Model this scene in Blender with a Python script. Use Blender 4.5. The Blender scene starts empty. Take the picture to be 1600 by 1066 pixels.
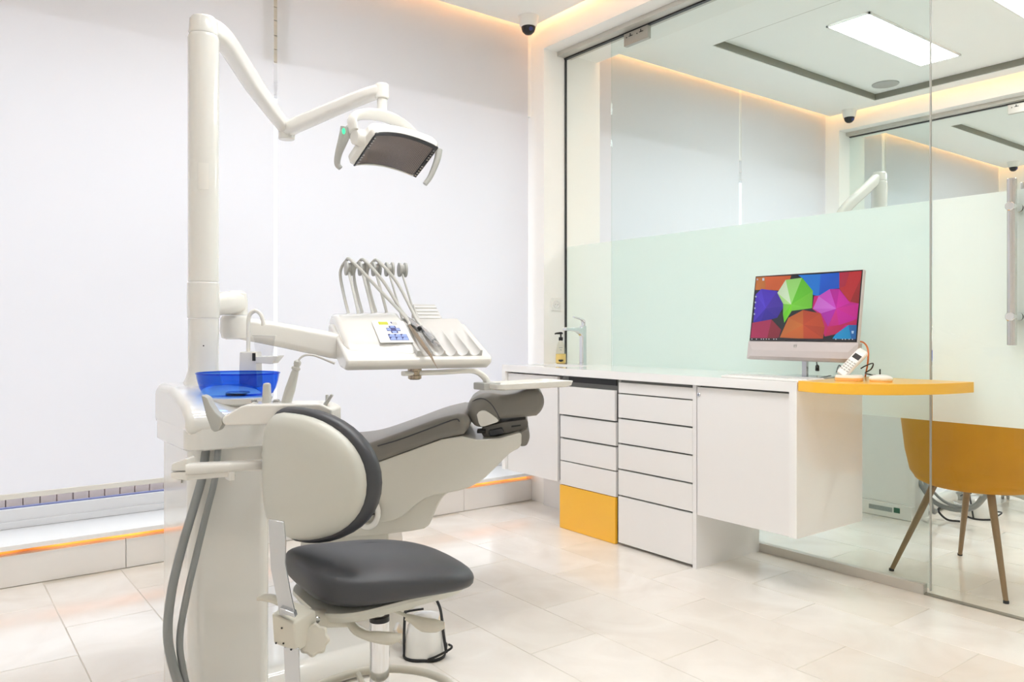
import bpy, bmesh, math, random
import numpy as np
from mathutils import Vector, Matrix
random.seed(11)
SC = bpy.context.scene
COL = SC.collection
V = Vector

# ------------------------------------------------------------------ camera
FPX, HZ, CAMH = 1225.0, 514.5, 1.10            # focal length in pixels, horizon row, eye height
ANG = math.atan2(1619.0, FPX)                  # the window wall runs along +X, the glass wall along +Y
FW = V((math.cos(ANG), math.sin(ANG), 0)); RT = V((math.sin(ANG), -math.cos(ANG), 0)); UP = V((0, 0, 1))
CAM = V((0, 0, CAMH))
cd = bpy.data.cameras.new('camera'); cam = bpy.data.objects.new('camera', cd); COL.objects.link(cam)
cam.location = CAM; cam.rotation_euler = (math.pi/2, 0, -(math.pi/2-ANG))
cd.sensor_width = 36; cd.lens = 36*FPX/1600; cd.shift_y = -18.5/1600; cd.clip_start = .05
SC.camera = cam
def D(px, py): return FW + RT*((px-800)/FPX) + UP*((HZ-py)/FPX)
def P(px, py, t): return CAM + D(px, py)*t
def PX(px, py, X): d = D(px, py); return CAM + d*(X/d.x)
def PY(px, py, Y): d = D(px, py); return CAM + d*(Y/d.y)
def PZ(px, py, z): d = D(px, py); return CAM + d*((z-CAMH)/d.z)

# ------------------------------------------------------------------ world, exposure
w = bpy.data.worlds.new('world'); SC.world = w; w.use_nodes = True
bg = w.node_tree.nodes['Background']; bg.inputs[0].default_value = (.93, .955, 1, 1); bg.inputs[1].default_value = 1.72
vs = SC.view_settings; vs.view_transform = 'Standard'; vs.look = 'None'; vs.exposure = 0.14; vs.gamma = 1
try: vs.use_curve_mapping = False
except Exception: pass
PANEL_STRENGTH = 17.0
COVE_STRENGTH = 13.0
SC.cycles.max_bounces = 14; SC.cycles.diffuse_bounces = 7; SC.cycles.glossy_bounces = 5
SC.cycles.transmission_bounces = 10; SC.cycles.transparent_max_bounces = 24
SC.cycles.caustics_reflective = False; SC.cycles.caustics_refractive = False

# ------------------------------------------------------------------ materials
MATS = {}
def lin(c):
    return tuple((x/12.92 if x <= .04045 else ((x+.055)/1.055)**2.4) for x in c)
def rgb(r, g, b): return lin((r/255, g/255, b/255)) + (1,)
def mat(name, col, rough=.5, metal=0, coat=0, spec=.5, noise=0, nscale=8, bump=0, bscale=200, emit=None, estr=0, rand=0):
    m = bpy.data.materials.new(name); m.use_nodes = True; nt = m.node_tree; b = nt.nodes['Principled BSDF']
    b.inputs['Base Color'].default_value = col; b.inputs['Roughness'].default_value = rough
    b.inputs['Metallic'].default_value = metal; b.inputs['Coat Weight'].default_value = coat
    b.inputs['Coat Roughness'].default_value = .05; b.inputs['Specular IOR Level'].default_value = spec
    if noise or bump:
        tc = nt.nodes.new('ShaderNodeTexCoord')
    if noise or rand:
        mx = nt.nodes.new('ShaderNodeMix'); mx.data_type = 'RGBA'
        mx.inputs[6].default_value = tuple(x*(1-noise-rand) for x in col[:3])+(1,); mx.inputs[7].default_value = col
        if noise:
            n = nt.nodes.new('ShaderNodeTexNoise'); n.inputs['Scale'].default_value = nscale; n.inputs['Detail'].default_value = 6
            nt.links.new(tc.outputs['Object'], n.inputs['Vector']); nt.links.new(n.outputs['Fac'], mx.inputs[0])
        nt.links.new(mx.outputs[2], b.inputs['Base Color'])
    if bump:
        n2 = nt.nodes.new('ShaderNodeTexNoise'); n2.inputs['Scale'].default_value = bscale
        nt.links.new(tc.outputs['Object'], n2.inputs['Vector'])
        bp = nt.nodes.new('ShaderNodeBump'); bp.inputs['Strength'].default_value = bump; bp.inputs['Distance'].default_value = .002
        nt.links.new(n2.outputs['Fac'], bp.inputs['Height']); nt.links.new(bp.outputs['Normal'], b.inputs['Normal'])
    if emit:
        b.inputs['Emission Color'].default_value = emit; b.inputs['Emission Strength'].default_value = estr
    MATS[name] = m; return m
mat('wall', rgb(249, 247, 244), .55, noise=.02, nscale=3)
mat('ceiling', rgb(252, 251, 249), .6, noise=.01, nscale=3)
mat('darktrim', rgb(140, 138, 126), .6, noise=.1)
mat('grout', rgb(214, 207, 196), .8, noise=.1, nscale=40)
mat('plinth', rgb(236, 233, 230), .25, noise=.05, nscale=5)
mat('ledge', rgb(240, 240, 240), .2, noise=.02, nscale=4)
mat('steel', rgb(190, 186, 178), .35, metal=.9, noise=.08, nscale=30)
mat('chrome', rgb(225, 226, 228), .06, metal=1, noise=.02)
mat('black', rgb(22, 22, 24), .35, noise=.1)
mat('rubber', rgb(40, 40, 42), .6, noise=.1)
mat('cabinet', rgb(236, 234, 233), .28, coat=.3, noise=.01, nscale=3)
mat('cabinet_gap_shade', rgb(120, 120, 118), .6, noise=.05)
mat('worktop', rgb(244, 243, 242), .12, coat=.5, noise=.01)
mat('yellow', rgb(250, 190, 52), .28, coat=.3, noise=.02, nscale=3)
mat('unit', rgb(226, 225, 221), .14, coat=.9, noise=.015, nscale=4)
mat('unit_arm', rgb(230, 228, 223), .25, coat=.3, noise=.015, nscale=4)
mat('unit_grey', rgb(178, 178, 174), .4, noise=.03, nscale=10)
mat('hose', rgb(140, 143, 143), .45, noise=.06, nscale=20)
mat('hose_light', rgb(196, 195, 190), .4, noise=.04, nscale=20)
mat('silicone', rgb(200, 198, 195), .45, noise=.03, nscale=14)
mat('leather', rgb(124, 120, 114), .42, coat=.05, bump=.12, bscale=500, noise=.06, nscale=10)
mat('leather_dark', rgb(62, 63, 68), .42, bump=.1, bscale=500, noise=.05, nscale=10)
mat('shell', rgb(211, 209, 200), .3, coat=.35, noise=.02, nscale=3)
mat('stoolshell', rgb(202, 202, 193), .4, noise=.02, nscale=3)
mat('stoolmetal', rgb(206, 202, 190), .38, noise=.03, nscale=12)
mat('satin', rgb(206, 208, 212), .22, metal=.75, noise=.03, nscale=20)
mat('blue_key', rgb(140, 160, 215), .35, noise=.05)
mat('navy_key', rgb(52, 58, 120), .35, noise=.05)
mat('lcd', rgb(205, 205, 70), .3, noise=.15, nscale=160)
mat('brass', rgb(176, 160, 140), .25, metal=.85, noise=.05)
mat('velvet', rgb(215, 150, 12), .75, noise=.22, nscale=9)
mat('chairleg', rgb(150, 122, 88), .45, noise=.2, nscale=30)
mat('monitor', rgb(214, 206, 204), .35, noise=.02)
mat('monitor_dark', rgb(196, 188, 186), .35, noise=.02)
mat('white_plastic', rgb(240, 238, 234), .3, noise=.01)
mat('orange', rgb(222, 120, 60), .4, noise=.05)
mat('peach', rgb(246, 200, 140), .35, noise=.03)
mat('soap', rgb(246, 214, 130), .15, noise=.15, nscale=60)
mat('barsteel', rgb(205, 203, 200), .16, metal=1, noise=.05, nscale=20)
mat('alu', rgb(204, 200, 192), .4, metal=.25, noise=.05, nscale=20)
mat('reflector', rgb(126, 118, 116), .18, metal=.9, noise=.1)
mat('brick', rgb(246, 232, 231), .8, noise=.12, nscale=30)
mat('bluegasket', rgb(130, 140, 190), .5, noise=.1)
mat('stone', rgb(196, 186, 172), .8, noise=.25, nscale=30)
mat('pavement', rgb(205, 200, 198), .85, noise=.1, nscale=4)
mat('led_glow', rgb(255, 170, 70), .5, emit=(1, .62, .30, 1), estr=COVE_STRENGTH, noise=.01)
mat('led_glow_low', rgb(255, 150, 50), .5, emit=(1, .42, .08, 1), estr=1.3, noise=.01)
mat('panel_light', rgb(255, 255, 255), .4, emit=(.98, .99, 1, 1), estr=PANEL_STRENGTH, noise=.01)
mat('green_led', rgb(60, 225, 150), .4, emit=(.1, .9, .45, 1), estr=.8, noise=.01)
mat('socket_green', rgb(40, 95, 70), .5, noise=.1)
mat('label_grey', rgb(165, 172, 168), .5, noise=.35, nscale=120)

def mottle(m, sc, lo, hi):
    nt = m.node_tree; b = nt.nodes['Principled BSDF']; tc = nt.nodes.new('ShaderNodeTexCoord'); n = nt.nodes.new('ShaderNodeTexNoise'); n.inputs['Scale'].default_value = sc
    r = nt.nodes.new('ShaderNodeMapRange'); r.inputs[1].default_value = .35; r.inputs[2].default_value = .65; r.inputs[3].default_value = lo; r.inputs[4].default_value = hi
    nt.links.new(tc.outputs['Object'], n.inputs['Vector']); nt.links.new(n.outputs['Fac'], r.inputs[0]); nt.links.new(r.outputs[0], b.inputs['Emission Strength'])
mottle(MATS['led_glow_low'], 3.5, .25, 1.5)
def tile_material():
    m = bpy.data.materials.new('floor_tile'); m.use_nodes = True; nt = m.node_tree; b = nt.nodes['Principled BSDF']
    L = nt.links.new
    oi = nt.nodes.new('ShaderNodeObjectInfo'); geo = nt.nodes.new('ShaderNodeNewGeometry')
    cr = nt.nodes.new('ShaderNodeValToRGB'); cr.color_ramp.elements[0].color = rgb(236, 230, 221); cr.color_ramp.elements[1].color = rgb(245, 241, 236)
    L(oi.outputs['Random'], cr.inputs[0])
    n = nt.nodes.new('ShaderNodeTexNoise'); n.inputs['Scale'].default_value = 3.2; n.inputs['Detail'].default_value = 8; n.inputs['Distortion'].default_value = 1.4
    L(geo.outputs['Position'], n.inputs['Vector'])
    r2 = nt.nodes.new('ShaderNodeValToRGB'); r2.color_ramp.elements[0].color = (.93, .915, .90, 1); r2.color_ramp.elements[1].color = (1, 1, 1, 1)
    r2.color_ramp.elements[0].position = .36; r2.color_ramp.elements[1].position = .62
    L(n.outputs['Fac'], r2.inputs[0])
    mx = nt.nodes.new('ShaderNodeMix'); mx.data_type = 'RGBA'; mx.blend_type = 'MULTIPLY'; mx.inputs[0].default_value = 1
    L(cr.outputs[0], mx.inputs[6]); L(r2.outputs[0], mx.inputs[7]); L(mx.outputs[2], b.inputs['Base Color'])
    b.inputs['Roughness'].default_value = .14; b.inputs['Specular IOR Level'].default_value = .5
    MATS['floor_tile'] = m
tile_material()

def glass_material(name, tint, refl=1.0):
    m = bpy.data.materials.new(name); m.use_nodes = True; nt = m.node_tree; nt.nodes.remove(nt.nodes['Principled BSDF'])
    out = nt.nodes['Material Output']; L = nt.links.new
    tr = nt.nodes.new('ShaderNodeBsdfTransparent'); tr.inputs[0].default_value = tint
    gl = nt.nodes.new('ShaderNodeBsdfGlossy'); gl.inputs['Roughness'].default_value = .01; gl.inputs[0].default_value = (.95, 1, .98, 1)
    fr = nt.nodes.new('ShaderNodeFresnel'); fr.inputs[0].default_value = 1.35
    mul = nt.nodes.new('ShaderNodeMath'); mul.operation = 'MULTIPLY'; mul.inputs[1].default_value = refl
    geo = nt.nodes.new('ShaderNodeNewGeometry'); inv = nt.nodes.new('ShaderNodeMath'); inv.operation = 'SUBTRACT'; inv.inputs[0].default_value = 1
    L(geo.outputs['Backfacing'], inv.inputs[1]); m0 = nt.nodes.new('ShaderNodeMath'); m0.operation = 'MULTIPLY'
    L(fr.outputs[0], m0.inputs[0]); L(inv.outputs[0], m0.inputs[1]); L(m0.outputs[0], mul.inputs[0])      # reflect at the entry face only: rays go straight through the thin pane
    mx = nt.nodes.new('ShaderNodeMixShader'); L(mul.outputs[0], mx.inputs[0]); L(tr.outputs[0], mx.inputs[1]); L(gl.outputs[0], mx.inputs[2])
    L(mx.outputs[0], out.inputs[0]); MATS[name] = m
glass_material('glass_green', (.915, .957, .948, 1), .7)
glass_material('glass_clear', (.975, .985, .975, 1), .7)
glass_material('glass_window', (.98, .99, .99, 1), .6)
glass_material('glass_blue', (.12, .34, .88, 1), 1.0)
glass_material('cup_plastic', (.90, .90, .91, 1), 1.0)
glass_material('bottle_clear', (.93, .92, .88, 1), 1.0)

def film_material(name, dcol, tcol, mixf, clear):
    m = bpy.data.materials.new(name); m.use_nodes = True; nt = m.node_tree; nt.nodes.remove(nt.nodes['Principled BSDF'])
    out = nt.nodes['Material Output']; L = nt.links.new
    d = nt.nodes.new('ShaderNodeBsdfDiffuse'); d.inputs[0].default_value = dcol
    t = nt.nodes.new('ShaderNodeBsdfTranslucent'); t.inputs[0].default_value = tcol
    tc = nt.nodes.new('ShaderNodeTexCoord'); n = nt.nodes.new('ShaderNodeTexNoise'); n.inputs['Scale'].default_value = 350
    L(tc.outputs['Object'], n.inputs['Vector'])
    bp = nt.nodes.new('ShaderNodeBump'); bp.inputs['Strength'].default_value = .04; bp.inputs['Distance'].default_value = .001
    L(n.outputs['Fac'], bp.inputs['Height']); L(bp.outputs[0], d.inputs['Normal'])
    mx = nt.nodes.new('ShaderNodeMixShader'); mx.inputs[0].default_value = mixf
    L(d.outputs[0], mx.inputs[1]); L(t.outputs[0], mx.inputs[2])
    if clear > 0:
        tr = nt.nodes.new('ShaderNodeBsdfTransparent'); tr.inputs[0].default_value = (1, 1, 1, 1)
        m2 = nt.nodes.new('ShaderNodeMixShader'); m2.inputs[0].default_value = clear
        L(mx.outputs[0], m2.inputs[1]); L(tr.outputs[0], m2.inputs[2]); L(m2.outputs[0], out.inputs[0])
    else: L(mx.outputs[0], out.inputs[0])
    MATS[name] = m
film_material('blind', rgb(240, 239, 241), rgb(226, 226, 234), .45, 0)
film_material('frost', rgb(236, 244, 240), rgb(238, 244, 241), .55, .04)

# ------------------------------------------------------------------ mesh helpers
def merge(bm, tmp, M=None):
    if M is not None: bmesh.ops.transform(tmp, matrix=M, verts=tmp.verts)
    me = bpy.data.meshes.new('tmp'); tmp.to_mesh(me); tmp.free(); bm.from_mesh(me); bpy.data.meshes.remove(me)
def box(bm, lo, hi, bev=0, seg=2, M=None):
    t = bmesh.new(); bmesh.ops.create_cube(t, size=1)
    lo = V(lo); hi = V(hi); c = (lo+hi)/2; s = hi-lo
    for v in t.verts: v.co = V((c.x+v.co.x*s.x, c.y+v.co.y*s.y, c.z+v.co.z*s.z))
    if bev: bmesh.ops.bevel(t, geom=t.edges[:], offset=min(bev, .49*min(abs(x) for x in s)), segments=seg, profile=.5, affect='EDGES')
    merge(bm, t, M); return bm
def prism(bm, pts, vec, bev=0, seg=3, taper=None):
    t = bmesh.new(); pts = [V(p) for p in pts]; vec = V(vec)
    a = [t.verts.new(p) for p in pts]
    if taper:
        c = sum(pts, V())/len(pts); b = [t.verts.new(c+(p-c)*taper+vec) for p in pts]
    else: b = [t.verts.new(p+vec) for p in pts]
    t.faces.new(a); t.faces.new(b[::-1]); n = len(a)
    for i in range(n): t.faces.new((a[i], b[i], b[(i+1) % n], a[(i+1) % n]))
    bmesh.ops.recalc_face_normals(t, faces=t.faces[:])
    if bev:
        es = [e for e in t.edges if e.calc_face_angle(0) > math.radians(28)]
        bmesh.ops.bevel(t, geom=es, offset=bev, segments=seg, profile=.5, affect='EDGES', clamp_overlap=True)
    merge(bm, t); return bm
def smooth_pts(pts, k=6):
    pts = [V(p) for p in pts]
    if len(pts) < 3 or k < 2: return pts
    q = [pts[0]*2-pts[1]]+pts+[pts[-1]*2-pts[-2]]; out = []
    for i in range(1, len(q)-2):
        p0, p1, p2, p3 = q[i-1:i+3]
        for j in range(k):
            u = j/k
            out.append(.5*((2*p1)+(p2-p0)*u+(2*p0-5*p1+4*p2-p3)*u*u+(3*p1-p0-3*p2+p3)*u**3))
    out.append(pts[-1]); return out
def loft(bm, rings, cap=True, closed=False):
    vr = [[bm.verts.new(p) for p in r] for r in rings]; n = len(vr[0])
    m = len(vr)
    for i in range(m if closed else m-1):
        A, B = vr[i], vr[(i+1) % m]
        for j in range(n): bm.faces.new((A[j], A[(j+1) % n], B[(j+1) % n], B[j]))
    if cap and not closed:
        bm.faces.new(vr[0][::-1]); bm.faces.new(vr[-1])
    return bm
def frames(pts, up=None):
    T = []
    for i in range(len(pts)):
        a = pts[max(i-1, 0)]; b = pts[min(i+1, len(pts)-1)]; T.append((b-a).normalized())
    n0 = (up if up else (V((0, 0, 1)) if abs(T[0].z) < .9 else V((1, 0, 0))))
    N = (n0-T[0]*n0.dot(T[0])).normalized(); out = []
    for i, t in enumerate(T):
        N = (N-t*N.dot(t)).normalized(); out.append((t, N, t.cross(N)))
    return out
def tube(bm, pts, r, n=10, k=6, cap=True, closed=False, flat=None, up=None):
    """sweep; r a radius or list along the control points; flat=(a,b) half sizes of an elliptical section"""
    pts = [V(p) for p in pts]; m0 = len(pts)
    if closed:
        sp = smooth_pts(pts[-1:]+pts+pts[:2], k)[k:-(k+1)] if k > 1 else pts
    else: sp = smooth_pts(pts, k)
    fr = frames(sp, up); rings = []
    for i, p in enumerate(sp):
        u = i/(max(len(sp)-1, 1))*(m0-1) if not closed else 0
        if isinstance(r, (list, tuple)):
            a = int(min(u, m0-1.0001)); rr = r[a]+(r[min(a+1, m0-1)]-r[a])*(u-a)
        else: rr = r
        t, N, B = fr[i]; sa, sb = flat if flat else (1, 1)
        rings.append([p+N*(rr*sa*math.cos(2*math.pi*j/n))+B*(rr*sb*math.sin(2*math.pi*j/n)) for j in range(n)])
    loft(bm, rings, cap, closed); return bm
def lathe(bm, prof, o, axis=(0, 0, 1), n=28, cap=True, sx=1, sy=1, xdir=None):
    ax = V(axis).normalized(); x = V(xdir) if xdir else (V((1, 0, 0)) if abs(ax.x) < .9 else V((0, 1, 0)))
    x = (x-ax*x.dot(ax)).normalized(); y = ax.cross(x); o = V(o)
    loft(bm, [[o+ax*z+x*(r*sx*math.cos(2*math.pi*j/n))+y*(r*sy*math.sin(2*math.pi*j/n)) for j in range(n)] for r, z in prof], cap)
    return bm
def cyl(bm, a, b, r, n=20, bev=.12):
    a = V(a); b = V(b); L = (b-a).length; e = min(r*bev, L*.3)
    return lathe(bm, [(r-e, 0), (r, e), (r, L-e), (r-e, L)], a, b-a, n)
def rrect(w, h, r, k=4):
    r = min(r, w*.499, h*.499); out = []
    for cx, cy, a0 in ((w/2-r, h/2-r, 0), (-w/2+r, h/2-r, 90), (-w/2+r, -h/2+r, 180), (w/2-r, -h/2+r, 270)):
        for i in range(k+1):
            a = math.radians(a0+90*i/k); out.append((cx+r*math.cos(a), cy+r*math.sin(a)))
    return out
def superpad(bm, c, ax, ay, az, a, b, h, e1=.35, e2=.5, nu=40, nv=16, deform=None):
    """superellipsoid cushion; half sizes a,b,h along ax,ay,az"""
    def sg(x, p): return math.copysign(abs(x)**p, x)
    rings = []
    for i in range(1, nv):
        ph = -math.pi/2+math.pi*i/nv
        ring = []
        for j in range(nu):
            th = 2*math.pi*j/nu
            x = a*sg(math.cos(ph), e1)*sg(math.cos(th), e2); y = b*sg(math.cos(ph), e1)*sg(math.sin(th), e2); z = h*sg(math.sin(ph), e1)
            if deform: x, y, z = deform(x, y, z)
            ring.append(V(c)+V(ax)*x+V(ay)*y+V(az)*z)
        rings.append(ring)
    loft(bm, rings); return bm
def finish(bm, angle=38):
    bmesh.ops.recalc_face_normals(bm, faces=bm.faces[:])
    me = bpy.data.meshes.new('mesh'); bm.to_mesh(me); bm.free()
    me.shade_smooth(); me.set_sharp_from_angle(angle=math.radians(angle)); return me
ROOTLOC = {}
def rootloc(o):
    while o.parent: o = o.parent
    return o.location.copy()
def obj(name, bm, m, parent=None, angle=38, origin=None):
    me = finish(bm, angle) if isinstance(bm, bmesh.types.BMesh) else bm
    me.name = name; o = bpy.data.objects.new(name, me); COL.objects.link(o)
    me.materials.append(MATS[m] if isinstance(m, str) else m)
    if angle < 45 and len(me.polygons) > 6:
        wn = o.modifiers.new('weighted_normals', 'WEIGHTED_NORMAL'); wn.keep_sharp = True; wn.weight = 80
    if parent:
        L = rootloc(parent); me.transform(Matrix.Translation(-L)); o.parent = parent
    else:
        if origin is None:
            co = [v.co for v in me.vertices]
            origin = V(((min(c.x for c in co)+max(c.x for c in co))/2, (min(c.y for c in co)+max(c.y for c in co))/2, min(c.z for c in co)))
        me.transform(Matrix.Translation(-V(origin))); o.location = origin
    return o
def tag(o, label, cat, group=None):
    o['label'] = label; o['category'] = cat
    if group: o['group'] = group
    return o
def thing(name, label, cat, loc, group=None):
    o = bpy.data.objects.new(name, None); COL.objects.link(o); o.location = V(loc); o.empty_display_size = .1
    return tag(o, label, cat, group)
def struct(name, bm, m, parent=None, label=None, angle=38):
    o = obj(name, bm, m, parent, angle, origin=(0, 0, 0) if parent is None else None)
    if parent is None: o['kind'] = 'structure'
    if label: o['label'] = label
    return o
def structroot(name, label=None):
    o = bpy.data.objects.new(name, None); COL.objects.link(o); o['kind'] = 'structure'
    if label: o['label'] = label
    return o
def dup(root, delta, label, group=None, skip=()):
    def rec(o, par):
        c = o.copy(); COL.objects.link(c); c.parent = par
        for ch in list(o.children):
            if ch.name.split('.')[0] not in skip: rec(ch, c)
        return c
    r = rec(root, None); r.location = root.location+V(delta); r['label'] = label
    if group: r['group'] = group
    return r
def B(): return bmesh.new()
def bx(lo, hi, bev=0, seg=2): return box(B(), lo, hi, bev, seg)

# ================================================================== THE SETTING
YW, XG = 3.95, 3.33            # window wall (blind plane), glass partition plane
XL, XR, YB = -1.4, 10.3, -1.6  # outer limits of the suite
ZC, ZB, ZT = 3.0, 2.875, 3.2   # dropped ceiling, beam underside, slab
# floor: grout bed + one tile object per tile
floor = struct('floor', bx((XL, YB, -.06), (XR, 4.3, -.0012)), 'grout', label='cream polished stone floor laid in half bond')
tb = bx((-.1515, -.304, -.02), (.1515, .304, 0), .0015, 1); tile_me = finish(tb); tile_me.materials.append(MATS['floor_tile'])
for k in range(-10, 17):
    x0 = 1.65+.305*k
    off = (2.078-.305*k) % .61
    for j in range(-3, 7):
        y0 = off+.61*j
        if y0 < YB-.3 or y0 > YW-.05: continue
        me = tile_me
        if y0+.61 > YW:
            me = finish(bx((-.1515, -.304, -.02), (.1515, YW-.004-(y0+.305), 0), .0015, 1)); me.materials.append(MATS['floor_tile'])
        t = bpy.data.objects.new('tile', me); COL.objects.link(t); t.location = (x0+.1525, y0+.305, 0); t.parent = floor
# walls
struct('wall_left', bx((XL-.1, YB-.1, 0), (XL, 4.3, ZT)), 'wall')
struct('wall_back', bx((XL, YB-.1, 0), (XR, YB, ZT)), 'wall')
struct('wall_right', bx((XR, YB-.1, 0), (XR+.1, 4.3, ZT)), 'wall')
struct('wall_window', bx((XL, 3.962, 2.47), (XR, 4.28, ZT)), 'wall')
struct('ceiling_slab', bx((XL-.1, YB-.1, ZT), (XR+.1, 4.4, ZT+.1)), 'ceiling')['kind'] = 'structure'
for i, (x0, x1) in enumerate(((3.15, 3.635), (6.57, 7.0))):
    p = B(); box(p, (x0, 3.83, 0), (x1, 4.28, ZT)); struct('wall_pier' if i == 0 else 'wall_pier.001', p, 'wall')
    p = B(); box(p, (x0, YB, ZB), (x1-.03, 3.83, ZT)); struct('wall_beam' if i == 0 else 'wall_beam.001', p, 'wall')
# stone facing on the lintel, seen in the slit between two blinds
lint = bpy.data.objects['wall_window']
zz = 2.475
while zz < 3.1:
    hh = .055+.02*random.random()
    o = obj('tile', bx((1.40, 3.954, zz), (1.53, 3.9615, min(zz+hh, 3.14)), .002, 1), 'stone', lint); zz += hh+.004

def ceiling_room(x0, x1, tx0, tx1, ty0, ty1, y1=3.87):
    c = B(); y0 = YB+.08; h = .05
    box(c, (x0, y0, ZC), (x1, ty0, ZC+h)); box(c, (x0, ty1, ZC), (x1, y1, ZC+h))
    box(c, (x0, ty0, ZC), (tx0, ty1, ZC+h)); box(c, (tx1, ty0, ZC), (x1, ty1, ZC+h))
    box(c, (tx0-.05, ty0-.05, ZC+h+.001), (tx1+.05, ty1+.05, ZC+h+.03))
    s = struct('ceiling', c, 'ceiling')
    d = B(); e = .012
    box(d, (tx0, ty0, ZC+.004), (tx0+e, ty1, ZC+h)); box(d, (tx1-e, ty0, ZC+.004), (tx1, ty1, ZC+h))
    box(d, (tx0, ty0, ZC+.004), (tx1, ty0+e, ZC+h)); box(d, (tx0, ty1-e, ZC+.004), (tx1, ty1, ZC+h))
    obj('shadow_trim', d, 'darktrim', s)
    l = B(); z = ZC+h+.004
    box(l, (x0+.02, y1-.05, z), (x1-.02, y1-.03, z+.012)); box(l, (x1-.05, y0+.05, z), (x1-.03, y1-.06, z+.012))
    box(l, (x0+.03, y0+.05, z), (x0+.05, y1-.06, z+.012))
    obj('cove_led_strip', l, 'led_glow', s)
    return s
ceiling_room(XL+.08, 3.07, .35, 2.45, .2, 3.34)
ceiling_room(3.70, 6.49, 4.24, 6.34, .2, 3.38)
ceiling_room(7.08, XR-.08, 7.7, 9.75, .2, 3.38)

# window wall, lower part: tiled plinth, lit slot, ledge, windows
def window_bay(x0, x1, n, room):
    base = struct('baseboard_window' if n == 1 else 'baseboard_window.%03d' % (n-1), bx((x0, YW+.022, 0), (x1, 4.26, .135)), 'plinth')
    xs = [x0]+[x for x in [.761+.6217*k for k in range(-6, 18)] if x0+.05 < x < x1-.05]+[x1]
    for a, b in zip(xs[:-1], xs[1:]):
        obj('tile', bx((a+.0012, YW, .001), (b-.0012, YW+.02, .134), .0015, 1), 'plinth', base)
    obj('ledge', bx((x0, YW-.02, .160), (x1, 4.30, .182), .003), 'ledge', base)
    l = B(); box(l, (x0+.01, YW+.045, .137), (x1-.01, YW+.055, .158))
    obj('slot_led_strip', l, 'led_glow_low', base)
    w = structroot('window_%d' % n)
    f = B(); box(f, (x0, 4.27, .182), (x1, 4.33, .27), .004); box(f, (x0, 4.255, .182), (x1, 4.27, .215), .004)
    box(f, (x0, 4.27, 2.40), (x1, 4.33, 2.47)); box(f, (x0, 4.27, .27), (x0+.05, 4.33, 2.4)); box(f, (x1-.05, 4.27, .27), (x1, 4.33, 2.4))
    obj('window_frame', f, 'ledge', w)
    obj('gasket', bx((x0+.05, 4.285, .27), (x1-.05, 4.31, .275)), 'bluegasket', w)
    obj('pane', bx((x0+.05, 4.297, .278), (x1-.05, 4.303, 2.40)), 'glass_window', w)
window_bay(XL, 3.15, 1, 1); window_bay(3.635, 6.57, 2, 2); window_bay(7.0, XR, 3, 3)
sill = struct('trim_1', bx((-.3, 4.36, -.1), (3.1, 4.52, .20)), 'pavement', label='brick sill outside the window')
bk = bx((-.033, -.06, 0), (.033, .06, .13), .004, 1); bme = finish(bk); bme.materials.append(MATS['brick'])
for k in range(47):
    o = bpy.data.objects.new('brick', bme); COL.objects.link(o); o.location = (-.199+.07*k, 4.44, .2); o.parent = sill
struct('ground', bx((-25, 4.36, -.3), (35, 60, -.1)), 'pavement')

# roller blinds: a thin cloth sheet, hem bar, roller above the ceiling edge
def blind(x0, x1, zb, label, group):
    t = thing('roller_blind', label, 'blind', ((x0+x1)/2, YW, zb), group)
    c = B(); nz = 24
    g = [[c.verts.new((x0+(x1-x0)*i/12, YW+.0015*math.sin(i*1.7), zb+.02+(3.12-zb-.02)*j/nz)) for i in range(13)] for j in range(nz+1)]
    for j in range(nz):
        for i in range(12): c.faces.new((g[j][i], g[j][i+1], g[j+1][i+1], g[j+1][i]))
    obj('cloth', c, 'blind', t)
    obj('hem_bar', bx((x0, YW-.006, zb), (x1, YW+.008, zb+.024), .004), 'unit_arm', t)
    r = B(); cyl(r, (x0, YW+.012, 3.135), (x1, YW+.012, 3.135), .02); obj('roller', r, 'unit_arm', t)
blind(-1.33, 1.455, .375, 'wide white roller blind hanging behind the dental light pole', 'white roller blinds')
blind(1.472, 3.118, .375, 'white roller blind between the slit and the white pier', 'white roller blinds')
blind(3.66, 5.295, .375, 'white roller blind seen through the glass beside the white pier', 'white roller blinds')
blind(5.325, 6.55, .375, 'white roller blind in the room beyond the glass, next to its dome camera', 'white roller blinds')
blind(7.02, 7.55, .375, 'white roller blind in the farthest room behind two glass walls, narrow', 'white roller blinds')
blind(7.63, 10.25, .375, 'white roller blind in the farthest room behind two glass walls, wide', 'white roller blinds')

# glass partitions
def sheet_x(x, y0, y1, z0, z1):
    s = B(); s.faces.new([s.verts.new(p) for p in ((x, y0, z0), (x, y1, z0), (x, y1, z1), (x, y0, z1))]); return s
def patch(w, x, y0, y1, name='patch_fitting'):
    b = B(); box(b, (x-.014, y0, ZB-.11), (x+.014, y1, ZB-.036), .003)
    pf = obj(name, b, 'steel', w)
    s = B(); L = y1-y0
    for f in (.28, .72):
        box(s, (x-.0155, y0+L*f-.018, ZB-.062), (x-.0135, y0+L*f+.012, ZB-.058)); box(s, (x-.0155, y0+L*f-.003, ZB-.062), (x-.0135, y0+L*f+.003, ZB-.045))
        cyl(s, (x-.0155, y0+L*f+.03, ZB-.062), (x-.0135, y0+L*f+.03, ZB-.062), .004, 8)
    obj('screw', s, 'black', pf)
wg = structroot('wall_glass', 'floor to ceiling glass partition with a frosted band')
g = .003
for y0, y1, m in ((3.404+g, 3.83, 'glass_clear'), (1.541, 3.404, 'glass_green'), (YB, .515, 'glass_clear')):
    obj('pane', bx((XG-.006, y0, .03), (XG+.006, y1, ZB-.03)), m, wg)
    obj('frosted_film', sheet_x(XG+.0075, y0, y1, .722, 1.632), 'frost', wg)
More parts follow.
